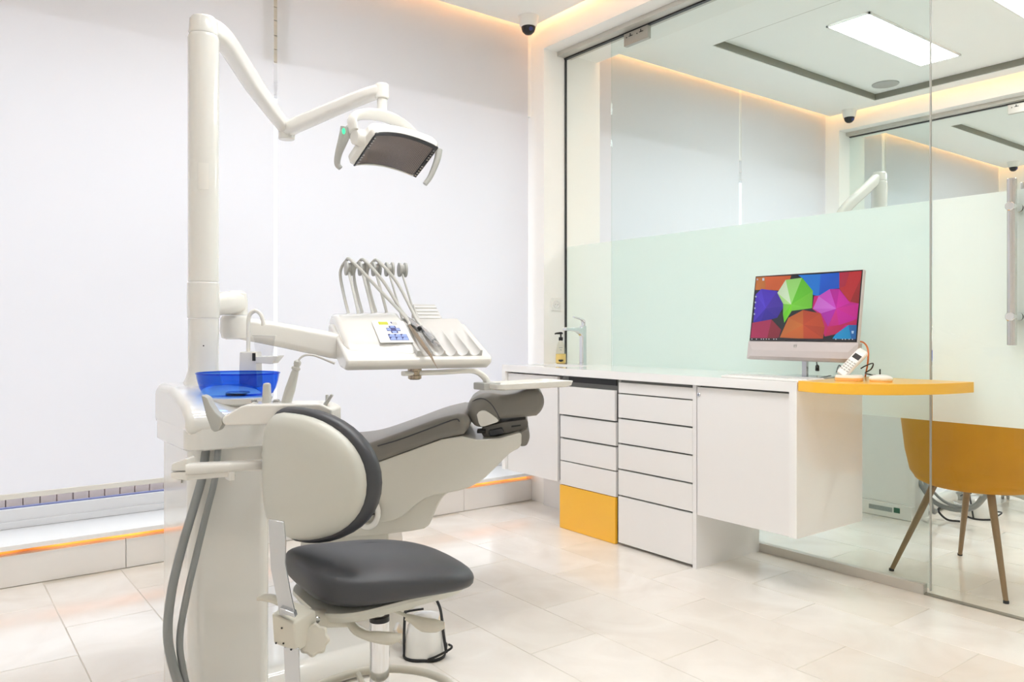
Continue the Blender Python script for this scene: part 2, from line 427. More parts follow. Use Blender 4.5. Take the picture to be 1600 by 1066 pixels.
obj('bottom_channel', bx((XG-.0145, 1.56, 0), (XG+.02, 3.83, .042), .002), 'alu', wg)
obj('bottom_channel', bx((XG-.02, YB, 0), (XG+.02, .51, .042), .002), 'alu', wg)
obj('top_channel', bx((XG-.07, YB, ZB-.028), (XG+.05, 3.83, ZB), .002), 'alu', wg)
obj('top_gasket', bx((XG-.012, YB, ZB-.036), (XG+.012, 3.83, ZB-.028)), 'black', wg)
obj('side_gasket', bx((XG-.007, 3.822, .04), (XG+.007, 3.829, ZB-.03)), 'rubber', wg)
patch(wg, XG, 3.10, 3.29)
obj('threshold', bx((XG-.012, .52, 0), (XG+.012, 1.56, .006)), 'darktrim', wg)
dr = structroot('door_1', 'frosted glass door with a chrome bar handle')
obj('pane', bx((XG-.006, .522, .012), (XG+.006, 1.534, ZB-.04)), 'glass_clear', dr)
obj('frosted_film', sheet_x(XG+.0075, .522, 1.534, .722, 1.632), 'frost', dr)
obj('edge_seal', bx((XG-.006, 1.5355, .02), (XG+.006, 1.5395, ZB-.04)), 'unit_grey', dr)
for s in (-1, 1):
    h = B(); hx = XG+s*.062; cyl(h, (hx, 1.213, 1.04), (hx, 1.213, 1.665), .0165, 20, .1)
    ho = obj('handle', h, 'barsteel', dr)
    q = B()
    for z in (1.147, 1.56):
        cyl(q, (XG+s*.006, 1.213, z), (XG+s*.085, 1.213, z), .017, 20, .15)
    obj('standoff', q, 'chrome', ho)
w2 = structroot('wall_glass_far', 'second glass partition beyond the next room')
x2 = 6.75
for y0, y1 in ((1.541, 3.83), (YB, 1.538)):
    obj('pane', bx((x2-.006, y0, .03), (x2+.006, y1, ZB-.03)), 'glass_green', w2)
    obj('frosted_film', sheet_x(x2+.0075, y0, y1, .722, 1.632), 'frost', w2)
obj('top_channel', bx((x2-.07, YB, ZB-.028), (x2+.05, 3.83, ZB), .002), 'alu', w2)
obj('top_gasket', bx((x2-.012, YB, ZB-.036), (x2+.012, 3.83, ZB-.028)), 'black', w2)
obj('bottom_channel', bx((x2-.02, YB, 0), (x2+.02, 3.83, .042), .002), 'alu', w2)
patch(w2, x2, 2.32, 2.53)

# ceiling fittings
def panel(x0, x1, y0, y1, label):
    z = ZC+.05; t = thing('ceiling_light', label, 'ceiling light', ((x0+x1)/2, (y0+y1)/2, z), 'long ceiling light panels')
    f = B()
    for lo, hi in (((x0, y0), (x1, y0+.012)), ((x0, y1-.012), (x1, y1)), ((x0, y0), (x0+.012, y1)), ((x1-.012, y0), (x1, y1))):
        box(f, (lo[0], lo[1], z-.012), (hi[0], hi[1], z))
    obj('frame', f, 'white_plastic', t)
    obj('diffuser', bx((x0+.012, y0+.012, z-.007), (x1-.012, y1-.012, z-.001)), 'panel_light', t)
for dx, where in ((-3.85, 'above the dental chair'), (0, 'in the room beyond the glass'), (3.45, 'in the farthest room')):
    for (a, b), which in (((2.51, 2.80), 'nearer the windows'), ((1.69, 1.98), 'second from the windows'), ((.75, 1.04), 'third from the windows')):
        panel(4.65+dx, 5.89+dx, a, b, 'long white light panel %s, %s' % (where, which))
sp = B(); lathe(sp, [(.0, -.008), (.06, -.009), (.098, -.006), (.10, 0)], (6.13, 3.18, ZC+.05), n=36)
tag(obj('ceiling_speaker', sp, 'unit_grey'), 'round grey speaker grille set in the ceiling tray corner', 'speaker')
def dome(x, y, label):
    t = thing('dome_camera', label, 'camera', (x, y, ZC), 'dome security cameras')
    b = B(); lathe(b, [(.064, 0), (.064, -.004), (.060, -.012), (.052, -.055), (.048, -.062), (.044, -.064)], (x, y, ZC), n=32); obj('housing', b, 'white_plastic', t)
    b = B(); lathe(b, [(.043, -.062), (.042, -.075), (.036, -.092), (.022, -.106), (.004, -.111)], (x, y, ZC), n=32); obj('dome', b, 'black', t)
    b = B(); cyl(b, (x-.008, y-.03, ZC-.082), (x-.012, y-.042, ZC-.088), .012, 12); obj('lens', b, 'navy_key', t)
dome(2.955, 3.74, 'white dome security camera with black bubble in the ceiling corner above the blinds')
dome(6.44, 3.66, 'white dome security camera on the ceiling beyond the first glass wall')
dome(9.9, 3.66, 'dark dome security camera seen through both glass walls')

# wall socket on the pier
s0 = PY(868, 476, 3.83)
t = thing('wall_socket', 'white square power socket on the pier above the tap', 'socket', (s0.x, 3.83, s0.z-.04))
obj('plate', bx((s0.x-.041, 3.820, s0.z-.041), (s0.x+.041, 3.83, s0.z+.041), .004), 'white_plastic', t)
b = B(); lathe(b, [(.026, 0), (.026, .004), (.021, .004), (.020, -.004), (.0, -.004)], (s0.x, 3.8195, s0.z), (0, -1, 0), 28); obj('outlet_ring', b, 'cabinet', t)
b = B(); cyl(b, (s0.x-.009, 3.819, s0.z), (s0.x-.009, 3.8165, s0.z), .003, 8); cyl(b, (s0.x+.009, 3.819, s0.z), (s0.x+.009, 3.8165, s0.z), .003, 8); obj('contact_hole', b, 'unit_grey', t)

# ================================================================== COUNTER
FX = 2.84; ZTOP = .885; CB = 3.315
def Yat(px, X=FX): d = D(px, 0); return X*d.y/d.x
def zat(px, py, X=FX): d = D(px, py); return CAMH+d.z*(X/d.x)
LAB = 'cabinets under the white worktop'
# worktop with end panels and an inset basin
by0, by1, bx0, bx1 = 3.36, 3.70, 2.92, 3.14
wt = thing('worktop', 'long glossy white worktop with square end panels and inset basin', 'worktop', (3.07, 2.83, 0))
c = B(); z0 = ZTOP-.04
box(c, (2.82, 1.826, z0), (3.32, by0, ZTOP)); box(c, (2.82, by1, z0), (3.32, 3.828, ZTOP))
box(c, (2.82, by0, z0), (bx0, by1, ZTOP)); box(c, (bx1, by0, z0), (3.32, by1, ZTOP))
obj('slab', c, 'worktop', wt)
obj('end_panel', bx((2.82, 1.826, .254), (3.32, 1.861, z0)), 'worktop', wt)
obj('end_panel', bx((2.82, 3.797, .254), (3.32, 3.828, z0)), 'worktop', wt)
c = B(); e = .006
box(c, (bx0-e, by0-e, z0-.09), (bx1+e, by1+e, z0-.084)); box(c, (bx0-e, by0-e, z0-.09), (bx0, by1+e, z0)); box(c, (bx1, by0-e, z0-.09), (bx1+e, by1+e, z0))
box(c, (bx0, by0-e, z0-.09), (bx1, by0, z0)); box(c, (bx0, by1, z0-.09), (bx1, by1+e, z0)); obj('basin', c, 'worktop', wt)
# cabinets
def carcass(t, y0, y1, zlo, m='cabinet_gap_shade', ztop=ZTOP-.042):
    b = B(); box(b, (FX+.024, y0+.003, zlo+.004), (CB, y1-.003, ztop if ztop < .7 else ztop)); obj('body', b, 'cabinet', t)
    q = B(); box(q, (FX+.019, y0+.004, zlo+.006), (FX+.023, y1-.004, ztop-.002)); obj('gap_shade', q, m, t)  # grey sheet over the white body paints the shadow lines between fronts
def front(t, name, y0, y1, zlo, zhi, m='cabinet', dx=0):
    return obj(name, bx((FX-dx, y0, zlo), (FX+.018-dx, y1, zhi), .0018, 2), m, t)
zd = .250
ya, yb = Yat(871.5), Yat(793.5)
t = thing('door_cabinet', 'white cabinet with one plain door beside the window plinth', 'cabinet', (3.08, (ya+yb)/2, zd), LAB)
carcass(t, ya, yb, zd, ztop=.74); front(t, 'door', ya+.002, yb-.002, zd, ZTOP-.05)
obj('toe_panel', bx((3.12, ya, 0), (3.14, yb, zd)), 'cabinet', t)
ya, yb = Yat(962.5), Yat(875)
t = thing('drawer_cabinet', 'white drawer cabinet with an orange-yellow bottom drawer', 'cabinet', (3.08, (ya+yb)/2, 0), LAB)
carcass(t, ya, yb, .008)
obj('top_gap_shade', bx((FX+.012, ya+.01, ZTOP-.075), (FX+.0185, yb-.06, ZTOP-.044)), 'rubber', t)  # dark sheet painting the shade in the gap above the top drawer
rows = [zat(877, y) for y in (603, 648, 684, 720, 757, 826)]
for i in range(5):
    gap = .0045 if i < 3 else .0015
    front(t, 'drawer', ya+.002, yb-.002, rows[i+1]+(.006 if i == 4 else gap), rows[i]-(gap if i else 0), 'yellow' if i == 4 else 'cabinet', .008 if i == 0 else (.004 if i == 4 else 0))
for yq in (ya+.012, yb-.02): obj('drawer_side', bx((FX+.0, yq, rows[1]+.02), (FX+.018, yq+.008, rows[0]-.012)), 'cabinet', t)
ya, yb = Yat(1082.5), Yat(965.5)
t = thing('drawer_cabinet', 'white drawer cabinet with all-white fronts between yellow drawer and locked door', 'cabinet', (3.08, (ya+yb)/2, 0), LAB)
carcass(t, ya, yb, .008)
rows = [zat(966, y) for y in (597, 614.5, 653.5, 693, 733, 774, 850)]
for i in range(6):
    g0 = .004 if i not in (0,) else .002
    front(t, 'top_rail' if i == 0 else 'drawer', ya+.002, yb-.002, rows[i+1]+(.008 if i == 5 else g0), rows[i]-g0, dx=0 if i else -.002)
obj('side_panel', bx((FX, Yat(1088), 0), (CB, ya+.0005, ZTOP-.042)), 'cabinet', t)
ya, yb = 1.862, Yat(1086)-.012
t = thing('door_cabinet', 'white wall-hung cabinet with a lock on its wide door beside the yellow desk', 'cabinet', (3.08, (ya+yb)/2, zd), LAB)
carcass(t, ya, yb, zd); front(t, 'door', ya+.002, yb, zd, ZTOP-.05)
k0 = PX(1092, 617, FX); b = B(); cyl(b, (FX+.001, k0.y, k0.z), (FX-.004, k0.y, k0.z), .009, 20); lk = obj('lock', b, 'chrome', t)
b = B(); box(b, (FX-.0055, k0.y-.0012, k0.z-.004), (FX-.0035, k0.y+.0012, k0.z+.004)); obj('keyhole', b, 'black', lk)
# yellow curved desk leaf
crv = [(2.825, 1.824), (2.805, 1.73), (2.815, 1.64), (2.86, 1.56), (2.946, 1.485), (3.057, 1.424), (3.18, 1.385), (3.318, 1.366)]
cp = smooth_pts([V((x, y, .85)) for x, y in crv], 5)+[V((3.318, 1.824, .85))]
b = B(); prism(b, cp, (0, 0, .042), .0015, 1); tag(obj('desk_leaf', b, 'yellow'), 'bright yellow curved desk leaf at the end of the white worktop', 'desk')

# tap
f0 = V((3.21, 3.53, ZTOP)); t = thing('basin_tap', 'tall chrome single lever tap standing behind the basin', 'tap', f0)
b = B()
loft(b, [[V((f0.x+x*s, f0.y+y*s, f0.z+z)) for x, y in rrect(.038, .036, .010)] for z, s in ((0, 1.06), (.006, 1.06), (.008, 1), (.225, .98), (.235, .94))]); obj('tap_body', b, 'chrome', t)
b = B(); loft(b, [[V((f0.x+x, f0.y+y, f0.z+z)) for y, z in rrect(.032, h, .006)] if 0 else [V((f0.x+x, f0.y+a, f0.z+zc+q)) for a, q in rrect(.034, h, .007)] for x, zc, h in ((.0, .19, .075), (-.025, .205, .045), (-.06, .213, .026), (-.14, .216, .020), (-.146, .215, .014))]); obj('spout', b, 'chrome', t)
b = B(); tube(b, [(f0.x+.004, f0.y, f0.z+.235), (f0.x+.002, f0.y, f0.z+.262), (f0.x-.02, f0.y, f0.z+.276), (f0.x-.075, f0.y, f0.z+.288)], [.015, .016, .012, .008], 12, 5, flat=(.6, 1.1)); obj('lever', b, 'chrome', t)
# soap dispenser
q0 = V((3.21, 3.735, ZTOP)); t = thing('soap_dispenser', 'clear soap pump bottle with black pump and yellow label by the pier', 'soap bottle', q0)
b = B(); lathe(b, [(.026, 0), (.0345, .004), (.0355, .03), (.0345, .06)], q0, n=28, sx=1, sy=.8); obj('soap_filled_base', b, 'soap', t)
b = B(); lathe(b, [(.0345, .0602), (.031, .09), (.024, .12), (.015, .138), (.013, .145)], q0, n=28, sy=.8); obj('clear_bottle', b, 'bottle_clear', t)
b = B(); cyl(b, q0+V((0, 0, .143)), q0+V((0, 0, .165)), .0135, 20); cyl(b, q0+V((0, 0, .164)), q0+V((0, 0, .185)), .005, 10)
tube(b, [q0+V((.012, 0, .188)), q0+V((0, 0, .19)), q0+V((-.03, .012, .188)), q0+V((-.036, .014, .183))], [.006, .008, .005, .004], 10, 4); obj('pump', b, 'black', t)
b = B(); nrm = (-q0+V((0, 0, q0.z))).normalized(); tg = V((-nrm.y, nrm.x, 0))
for (u, z, wd, hh) in ((0, .098, .024, .004), (0, .088, .014, .002), (0, .083, .012, .002)):
    c0 = q0+nrm*.030+tg*u+V((0, 0, z)); prism(b, [c0-tg*wd/2, c0+tg*wd/2, c0+tg*wd/2+V((0, 0, hh)), c0-tg*wd/2+V((0, 0, hh))], nrm*.001)
lb = obj('label_text', b, 'label_grey', t)
b = B(); c0 = q0+nrm*.0305+V((0, 0, .018)); prism(b, [c0+tg*(.016*math.cos(a))+V((0, 0, .007*math.sin(a)+.003*abs(math.cos(a)))) for a in [math.pi*2*i/16 for i in range(16)]], nrm*.004)
obj('label_mark', b, 'rubber', t)

# all-in-one computer
def monitor():
    A, Bq = PX(1168, 561, 3.08), PX(1337, 566, 3.08)
    y1, y0 = A.y, Bq.y; zb = (A.z+Bq.z)/2; xb = 3.08; tilt = math.radians(9)
    up = V((math.sin(tilt), 0, math.cos(tilt))); nn = V((-math.cos(tilt), 0, math.sin(tilt))); R = V((0, -1, 0))   # nn faces the user, R runs to the picture's right
    o = V((xb, y1, zb)); W = y1-y0; Hh = .392; chin = .082
    def S(u, v, n=0): return o+R*u+up*v+nn*n
    t = thing('desktop_computer', 'slim all-in-one computer showing a wallpaper of colourful umbrellas', 'computer', (xb+.06, (y0+y1)/2, ZTOP))
    b = B(); prism(b, [S(0, chin, -.022), S(W, chin, -.022), S(W, Hh, -.022), S(0, Hh, -.022)], nn*.022, .002, 1); obj('display_case', b, 'monitor', t)
    b = B(); prism(b, [S(.002, chin+.002, .0002), S(W-.002, chin+.002, .0002), S(W-.002, Hh-.002, .0002), S(.002, Hh-.002, .0002)], nn*.001); sc = obj('screen', b, 'black', t)
    b = B()
    f = [S(-.004, 0, 0), S(W+.004, 0, 0), S(W+.004, chin, 0), S(-.004, chin, 0)]; m = [S(.02, .012, .012), S(W-.02, .012, .012), S(W-.03, .040, .012), S(.03, .040, .012)]
    k = [p-nn*.03 for p in f]
    vs_ = [[b.verts.new(p) for p in r] for r in (f, m, k)]
    for i in range(4):
        j = (i+1) % 4; b.faces.new((vs_[0][i], vs_[0][j], vs_[1][j], vs_[1][i])); b.faces.new((vs_[0][i], vs_[2][i], vs_[2][j], vs_[0][j]))
    b.faces.new(vs_[1]); b.faces.new(vs_[2][::-1]); ch = obj('speaker_chin', b, 'monitor_dark', t, 10)
    b = B(); u0, v0 = W*.455, .056; s = .013
    for a in range(4):
        u1, v1, du, dv = ((u0, v0, s, .0016), (u0, v0+s-.0016, s, .0016), (u0, v0, .0016, s), (u0+s-.0016, v0, .0016, s))[a]
        prism(b, [S(u1, v1, .0065), S(u1+du, v1, .0065), S(u1+du, v1+dv, .0065), S(u1, v1+dv, .0065)], nn*.002)
    obj('square_logo', b, 'unit_grey', ch)
    b = B(); box(b, (xb+.045, (y0+y1)/2-.012, ZTOP+.006), (xb+.06, (y0+y1)/2+.012, zb+.12), .002); box(b, (xb-.02, (y0+y1)/2-.11, ZTOP), (xb+.15, (y0+y1)/2+.11, ZTOP+.007), .002)
    obj('stand', b, 'satin', t)
    # wallpaper: flat coloured facets drawn on the screen (homography from the photo's screen corners)
    src = [(172, 152), (1110, 84), (1050, 703), (110, 693)]; dst = [(0, 1), (1, 1), (1, 0), (0, 0)]
    Am = []; bb = []
    for (x, y), (u, v) in zip(src, dst):
        Am.append([x, y, 1, 0, 0, 0, -u*x, -u*y]); bb.append(u); Am.append([0, 0, 0, x, y, 1, -v*x, -v*y]); bb.append(v)
    hm = np.linalg.solve(np.array(Am, float), np.array(bb, float))
    def uv(x, y):
        dn = hm[6]*x+hm[7]*y+1; return (hm[0]*x+hm[1]*y+hm[2])/dn, (hm[3]*x+hm[4]*y+hm[5])/dn
    polys = []; cols = []
    def poly(pts, c):
        polys.append(pts); cols.append(c)
    def umbrella(c, ring, shades):
        for i in range(len(ring)-1): poly([c, ring[i], ring[i+1]], shades[i % len(shades)])
    poly([(172, 152), (1110, 84), (1050, 703), (110, 693)], (28, 32, 38))
    umbrella((252, 165), [(160, 265), (170, 150), (255, 146)], [(190, 105, 40), (205, 95, 40)]); poly([(165, 262), (170, 152), (250, 147), (250, 258)], (190, 110, 45)); poly([(250, 147), (480, 134), (455, 200), (370, 265), (250, 258)], (205, 92, 42))
    poly([(540, 130), (740, 118), (738, 315), (672, 300), (585, 160)], (16, 120, 215)); poly([(740, 118), (908, 103), (905, 240), (820, 250), (722, 315)], (14, 88, 200))
    poly([(908, 103), (1110, 86), (1096, 200), (1000, 365), (905, 240)], (190, 36, 46)); poly([(1100, 150), (1080, 372), (998, 366)], (150, 30, 36)); poly([(908, 103), (1000, 97), (960, 220), (905, 240)], (172, 30, 62))
    poly([(680, 310), (760, 300), (1080, 372), (1052, 600), (870, 640), (770, 660), (700, 450), (662, 420)], (196, 20, 110))
    umbrella((876, 418), [(1078, 372), (1000, 366), (905, 245), (820, 248), (720, 310), (668, 420), (740, 460), (800, 575), (905, 610), (1060, 500), (1078, 372)],
             [(190, 18, 140), (205, 24, 160), (184, 14, 150), (200, 70, 190), (205, 105, 205), (196, 90, 196), (175, 30, 165), (200, 24, 130), (198, 18, 150), (200, 22, 140)])
    poly([(800, 575), (905, 560), (1060, 510), (1052, 560), (960, 560), (870, 640), (772, 662)], (190, 24, 84))
    poly([(838, 680), (870, 640), (985, 560), (1010, 690)], (10, 140, 196)); poly([(985, 560), (1060, 560), (1050, 692), (1010, 690)], (22, 96, 160))
    umbrella((250, 420), [(412, 400), (355, 270), (215, 252), (165, 300), (140, 540), (205, 540), (350, 500), (412, 400)], [(64, 36, 160), (70, 40, 185), (78, 52, 200), (72, 44, 190), (52, 30, 165), (46, 26, 150), (54, 30, 150)])
    poly([(112, 690), (130, 545), (300, 515), (262, 672), (255, 690)], (170, 36, 84)); poly([(300, 515), (385, 605), (362, 672), (258, 690)], (134, 32, 50))
    umbrella((476, 384), [(402, 470), (405, 380), (355, 285), (430, 172), (575, 152), (670, 265), (660, 415), (480, 440), (412, 545), (402, 470)],
             [(120, 200, 60), (170, 220, 130), (205, 228, 190), (150, 215, 110), (96, 190, 40), (110, 196, 50), (118, 204, 60), (120, 210, 40), (105, 205, 30)])
    umbrella((580, 560), [(370, 672), (450, 500), (580, 432), (735, 460), (772, 580), (755, 680), (580, 682), (370, 672)], [(196, 106, 44), (190, 96, 40), (182, 66, 34), (190, 72, 36), (176, 62, 32), (190, 70, 36), (200, 100, 40)])
    poly([(112, 676), (1052, 684), (1050, 703), (110, 693)], (34, 30, 34))
    for x in (125, 165, 208, 228, 252, 275, 318, 340, 870, 930, 955, 990, 1020): poly([(x-4, 682), (x+4, 682), (x+4, 690), (x-4, 690)], (215, 215, 220))
    for y in (172, 320, 370, 420, 470): poly([(178-(y-152)*.105, y-7), (190-(y-152)*.105, y-7), (190-(y-152)*.105, y+6), (178-(y-152)*.105, y+6)], (170, 180, 205))
    poly([(225, 160), (243, 158), (243, 180), (225, 182)], (200, 205, 215)); poly([(1012, 612), (1034, 612), (1030, 636), (1014, 636)], (170, 200, 225))
    b = B(); cl = b.loops.layers.float_color.new('pic'); n = 0
    u0, u1, v0, v1 = .006, W-.006, chin+.006, Hh-.006
    for pts, c in zip(polys, cols):
        n += 1; fv = []
        for x, y in pts:
            a, q = uv(x, y); a = min(max(a, 0), 1); q = min(max(q, 0), 1); fv.append(b.verts.new(S(u0+(u1-u0)*a, v0+(v1-v0)*q, .0016+n*.000008)))
        try: fc = b.faces.new(fv)
        except ValueError: continue
        fc.normal_update()
        if fc.normal.dot(nn) < 0: fc.normal_flip()
        for i, lp in enumerate(fc.loops):
            k = 1.12 if i == 0 else .94; lp[cl] = tuple(min(1, z*k) for z in lin([z/255 for z in c]))+(1,)
    me = bpy.data.meshes.new('wallpaper'); b.to_mesh(me); b.free()
    m = bpy.data.materials.new('wallpaper'); m.use_nodes = True; nt = m.node_tree; pb = nt.nodes['Principled BSDF']
    at = nt.nodes.new('ShaderNodeVertexColor'); at.layer_name = 'pic'
    pb.inputs['Base Color'].default_value = (.01, .01, .01, 1); pb.inputs['Roughness'].default_value = .15
    nt.links.new(at.outputs[0], pb.inputs['Emission Color']); pb.inputs['Emission Strength'].default_value = .8
    me.materials.append(m); o2 = bpy.data.objects.new('wallpaper', me); COL.objects.link(o2); me.transform(Matrix.Translation(-t.location)); o2.parent = sc
    return t
monitor()
# keyboard
k0 = V((2.93, 2.02, ZTOP)); t = thing('keyboard', 'thin white keyboard lying on the worktop before the computer', 'keyboard', k0)
b = B(); prism(b, [k0+V((-.065, -.215, 0)), k0+V((.065, -.215, 0)), k0+V((.065, .215, 0)), k0+V((-.065, .215, 0))], (0, 0, .009), .003, 2); obj('key_case', b, 'white_plastic', t)
b = B()
for r in range(6):
    for c in range(18):
        x = -.055+r*.0205; y = -.205+c*.0228; box(b, k0+V((x, y, .0088)), k0+V((x+.018, y+.0195, .0122)))
o = obj('key_rows', b, 'cabinet', t); o['kind'] = 'stuff'
# cordless phone, mouse, pen, cables
h0 = V((2.99, 1.70, ZTOP+.007)); t = thing('cordless_phone', 'white cordless phone handset leaning in its cradle on the yellow leaf', 'phone', h0)
dv = V((.35, -.85, 0)).normalized(); sd = V((dv.y, -dv.x, 0))
b = B(); loft(b, [[h0+dv*(y*s)+sd*(x*s)+V((0, 0, z)) for x, y in rrect(.07, .105, .03, 5)] for z, s in ((0, .92), (.008, 1), (.018, 1.0), (.024, .93))]); cr = obj('cradle', b, 'white_plastic', t)
b = B(); loft(b, [[h0+dv*(y*s)+sd*(x*s)+V((0, 0, z)) for x, y in rrect(.07, .105, .03, 5)] for z, s in ((.0005, .96), (.009, 1.025), (.013, 1.02))]); obj('cradle_reflection', b, 'peach', cr)  # orange reflection under the white cradle, painted as a peach rim
sd0 = sd; ax = (RT*.70+UP*.71+FW*.05).normalized(); nf = (-FW*.75+UP*.48-RT*.46); nf = (nf-ax*nf.dot(ax)).normalized(); sd = ax.cross(nf).normalized()
hb = h0-RT*.032-FW*.0+V((0, 0, .024))
b = B(); loft(b, [[hb+ax*l+sd*(x*s)+nf*(q*s) for x, q in rrect(.046, .022, .009, 4)] for l, s in ((0, .8), (.006, 1), (.05, .97), (.11, 1.0), (.128, .98), (.135, .8))]); hs = obj('handset', b, 'white_plastic', t)
b = B(); c0 = hb+ax*.095+nf*.0105; prism(b, [c0-sd*.015-ax*.011, c0+sd*.015-ax*.011, c0+sd*.015+ax*.011, c0-sd*.015+ax*.011], nf*.0015); obj('phone_display', b, 'rubber', hs)
b = B()
for r in range(5):
    for c in range(3):
        c0 = hb+ax*(.022+r*.011)+sd*((c-1)*.0125)+nf*.0105; prism(b, [c0-sd*.0045-ax*.003, c0+sd*.0045-ax*.003, c0+sd*.0045+ax*.003, c0-sd*.0045+ax*.003], nf*.0012)
obj('phone_keys', b, 'unit_grey', hs)
sd = sd0
m0 = V((3.03, 1.59, ZTOP+.007)); t = thing('computer_mouse', 'white wireless mouse on the yellow desk leaf beside the phone', 'mouse', m0)
b = B(); superpad(b, m0+V((0, 0, .012)), dv, sd, (0, 0, 1), .044, .029, .017, .75, .8, 28, 12, lambda x, y, z: (x, y, max(z, -.012)*(1-.25*(x/.044)**2) if z > 0 else z*.7)); obj('mouse_shell', b, 'white_plastic', t)
b = B(); lathe(b, [(.041, 0), (.043, .004), (.042, .006)], m0, n=28, sx=1, sy=.62, xdir=dv); obj('mouse_base', b, 'peach', t)  # peach underside: the same reflection put into the colour
b = B(); cyl(b, m0+dv*-.022+sd*-.003+V((0, 0, .024)), m0+dv*-.022+sd*.003+V((0, 0, .024)), .006, 12); obj('scroll_wheel', b, 'unit_grey', t)
a, c = PZ(1277, 592, ZTOP+.005), PZ(1298, 588, ZTOP+.005); b = B(); tube(b, [a, a.lerp(c, .25), a.lerp(c, .9), c], [.001, .004, .005, .004], 10, 1); tag(obj('ballpoint_pen', b, 'rubber'), 'dark slim pen lying between keyboard and phone', 'pen')
def cable(pts, r, m, name, label): b = B(); tube(b, pts, r, 8, 6); return tag(obj(name, b, m), label, 'cable')
cable([PX(1340, 533, 3.14), PX(1350, 536, 3.14), PX(1356, 546, 3.13), PX(1356, 566, 3.12), PZ(1352, 588, ZTOP+.01)], .0035, 'orange', 'network_cable', 'orange cable curving down behind the computer to the worktop')
cable([PX(1276, 566, 3.12), PX(1277, 574, 3.12), PZ(1278, 580, ZTOP+.006)], .003, 'black', 'power_cable', 'short black cable with a plug hanging under the computer')
b = B(); pl = PX(1277, 575, 3.12); tube(b, [pl+V((0, 0, .014)), pl+V((0, 0, .01)), pl-V((0, 0, .012)), pl-V((0, 0, .014))], [.003, .008, .009, .006], 10, 1); pg = obj('plug', b, 'black', bpy.data.objects['power_cable'])
pw = bpy.data.objects['power_cable']
cable([PZ(1306, 585, ZTOP+.004), PX(1311, 571, 3.1), PX(1318, 579, 3.1), PZ(1332, 584, ZTOP+.004)], .0028, 'black', 'phone_cable', 'thin black cable with a sharp kink between the pen and the phone')
cable([PX(1345, 576, 3.1), PX(1352, 572, 3.1), PX(1364, 568, 3.1), PX(1361, 577, 3.12), PX(1352, 583, 3.1), PX(1362, 586, 3.08), PZ(1372, 588, ZTOP+.011)], .0026, 'black', 'mouse_cable', 'thin black cable looped between the phone and the mouse')
b = B(); sy = PX(1375, 580, 3.2); tube(b, [(sy.x, sy.y, ZTOP+.007), (sy.x, sy.y, ZTOP+.03), (sy.x, sy.y, ZTOP+.048)], .003, 8, 1); tag(obj('antenna_stub', b, 'black'), 'small upright black stub standing behind the mouse', 'antenna')

# ================================================================== DENTAL UNIT
XD, YD = V((1, 0, 0)), V((0, 1, 0))
def ringz(x0, x1, y0, y1, r, z, k=5):
    return [V(((x0+x1)/2+x, (y0+y1)/2+y, z)) for x, y in rrect(x1-x0, y1-y0, r, k)]
unit = thing('dental_unit', 'white dental unit with blue spittoon bowl, lamp pole and instrument console', 'dental unit', (.70, 2.38, 0), 'dental units')
b = B(); loft(b, [ringz(.588, .815, 2.225, 2.55, .04, 0), ringz(.588, .815, 2.225, 2.55, .04, .768)]); cab = obj('cabinet', b, 'unit', unit)
b = B(); loft(b, [ringz(.574, .820, 2.195, 2.555, .045, .7705), ringz(.570, .822, 2.19, 2.56, .045, .775), ringz(.570, .822, 2.19, 2.56, .045, .830)]); obj('drawer_band', b, 'unit', unit)
b = B(); prism(b, [(.570, 2.19, .812), (.570, 2.19, .862), (.570, 2.235, .893), (.570, 2.30, .915), (.570, 2.38, .935), (.570, 2.52, .938), (.570, 2.56, .92), (.570, 2.56, .812)], (.252, 0, 0), .022, 4)
top = obj('top_cover', b, 'unit', unit)
b = B(); n = 14; c0 = V((.5695, 2.335, .735)); prism(b, [V((.5872, 2.30, .70+.06*0))+V((0, .028*math.sin(math.pi*i/n), .062*(i/n)-.03)) for i in range(n+1)], (-.004, 0, 0)); obj('grip_recess', b, 'unit_grey', cab)
b = B(); box(b, (.66, 2.235, 0), (1.22, 2.82, .10), .045, 4); obj('floor_base', b, 'unit', unit)
# pole
pc = P(318, 500, 2.39); px_, py_ = pc.x, pc.y
def zp(y): return CAMH+(HZ-y)/FPX*2.39
b = B(); lathe(b, [(.062, zp(602)-.012), (.060, zp(602)+.004), (.050, zp(588)), (.0445, zp(578)), (.0445, zp(499)), (.043, zp(498))], (px_, py_, 0), n=36); pole = obj('pole', b, 'unit', unit)
b = B(); lathe(b, [(.044, zp(497.6)), (.0465, zp(496)), (.0475, zp(470)), (.0465, zp(443)), (.044, zp(441.5))], (px_, py_, 0), n=36); obj('pole_sleeve', b, 'unit', unit)
b = B(); lathe(b, [(.043, zp(441)), (.0448, zp(439)), (.0452, zp(62)), (.042, zp(56))], (px_, py_, 0), n=36); po = obj('pole_upper', b, 'unit', unit)
b = B(); lathe(b, [(.0415, zp(55.4)), (.043, zp(53)), (.040, zp(32)), (.034, zp(28)), (.012, zp(26.5))], (px_, py_, 0), n=36); obj('pole_cap', b, 'unit', unit)
pv = (V((0, 0, 0))-V((px_, py_, 0))).normalized(); psd = V((-pv.y, pv.x, 0))
b = B(); rings = []
for z in (zp(300), zp(297), zp(262), zp(259)):
    rings.append([V((px_, py_, z))+pv*math.cos(a)*.0462+psd*math.sin(a)*.0462 for a in [math.radians(-18+36*i/8) for i in range(9)]]+[V((px_, py_, z))+pv*math.cos(a)*.04+psd*math.sin(a)*.04 for a in [math.radians(18-36*i/8) for i in range(9)]])
loft(b, rings); obj('cover_plate', b, 'unit_arm', po)
b = B(); q = V((px_, py_, zp(540)))+pv*.0435; cyl(b, q, q+pv*.0015, .0022, 10); obj('indicator_hole', b, 'black', pole)
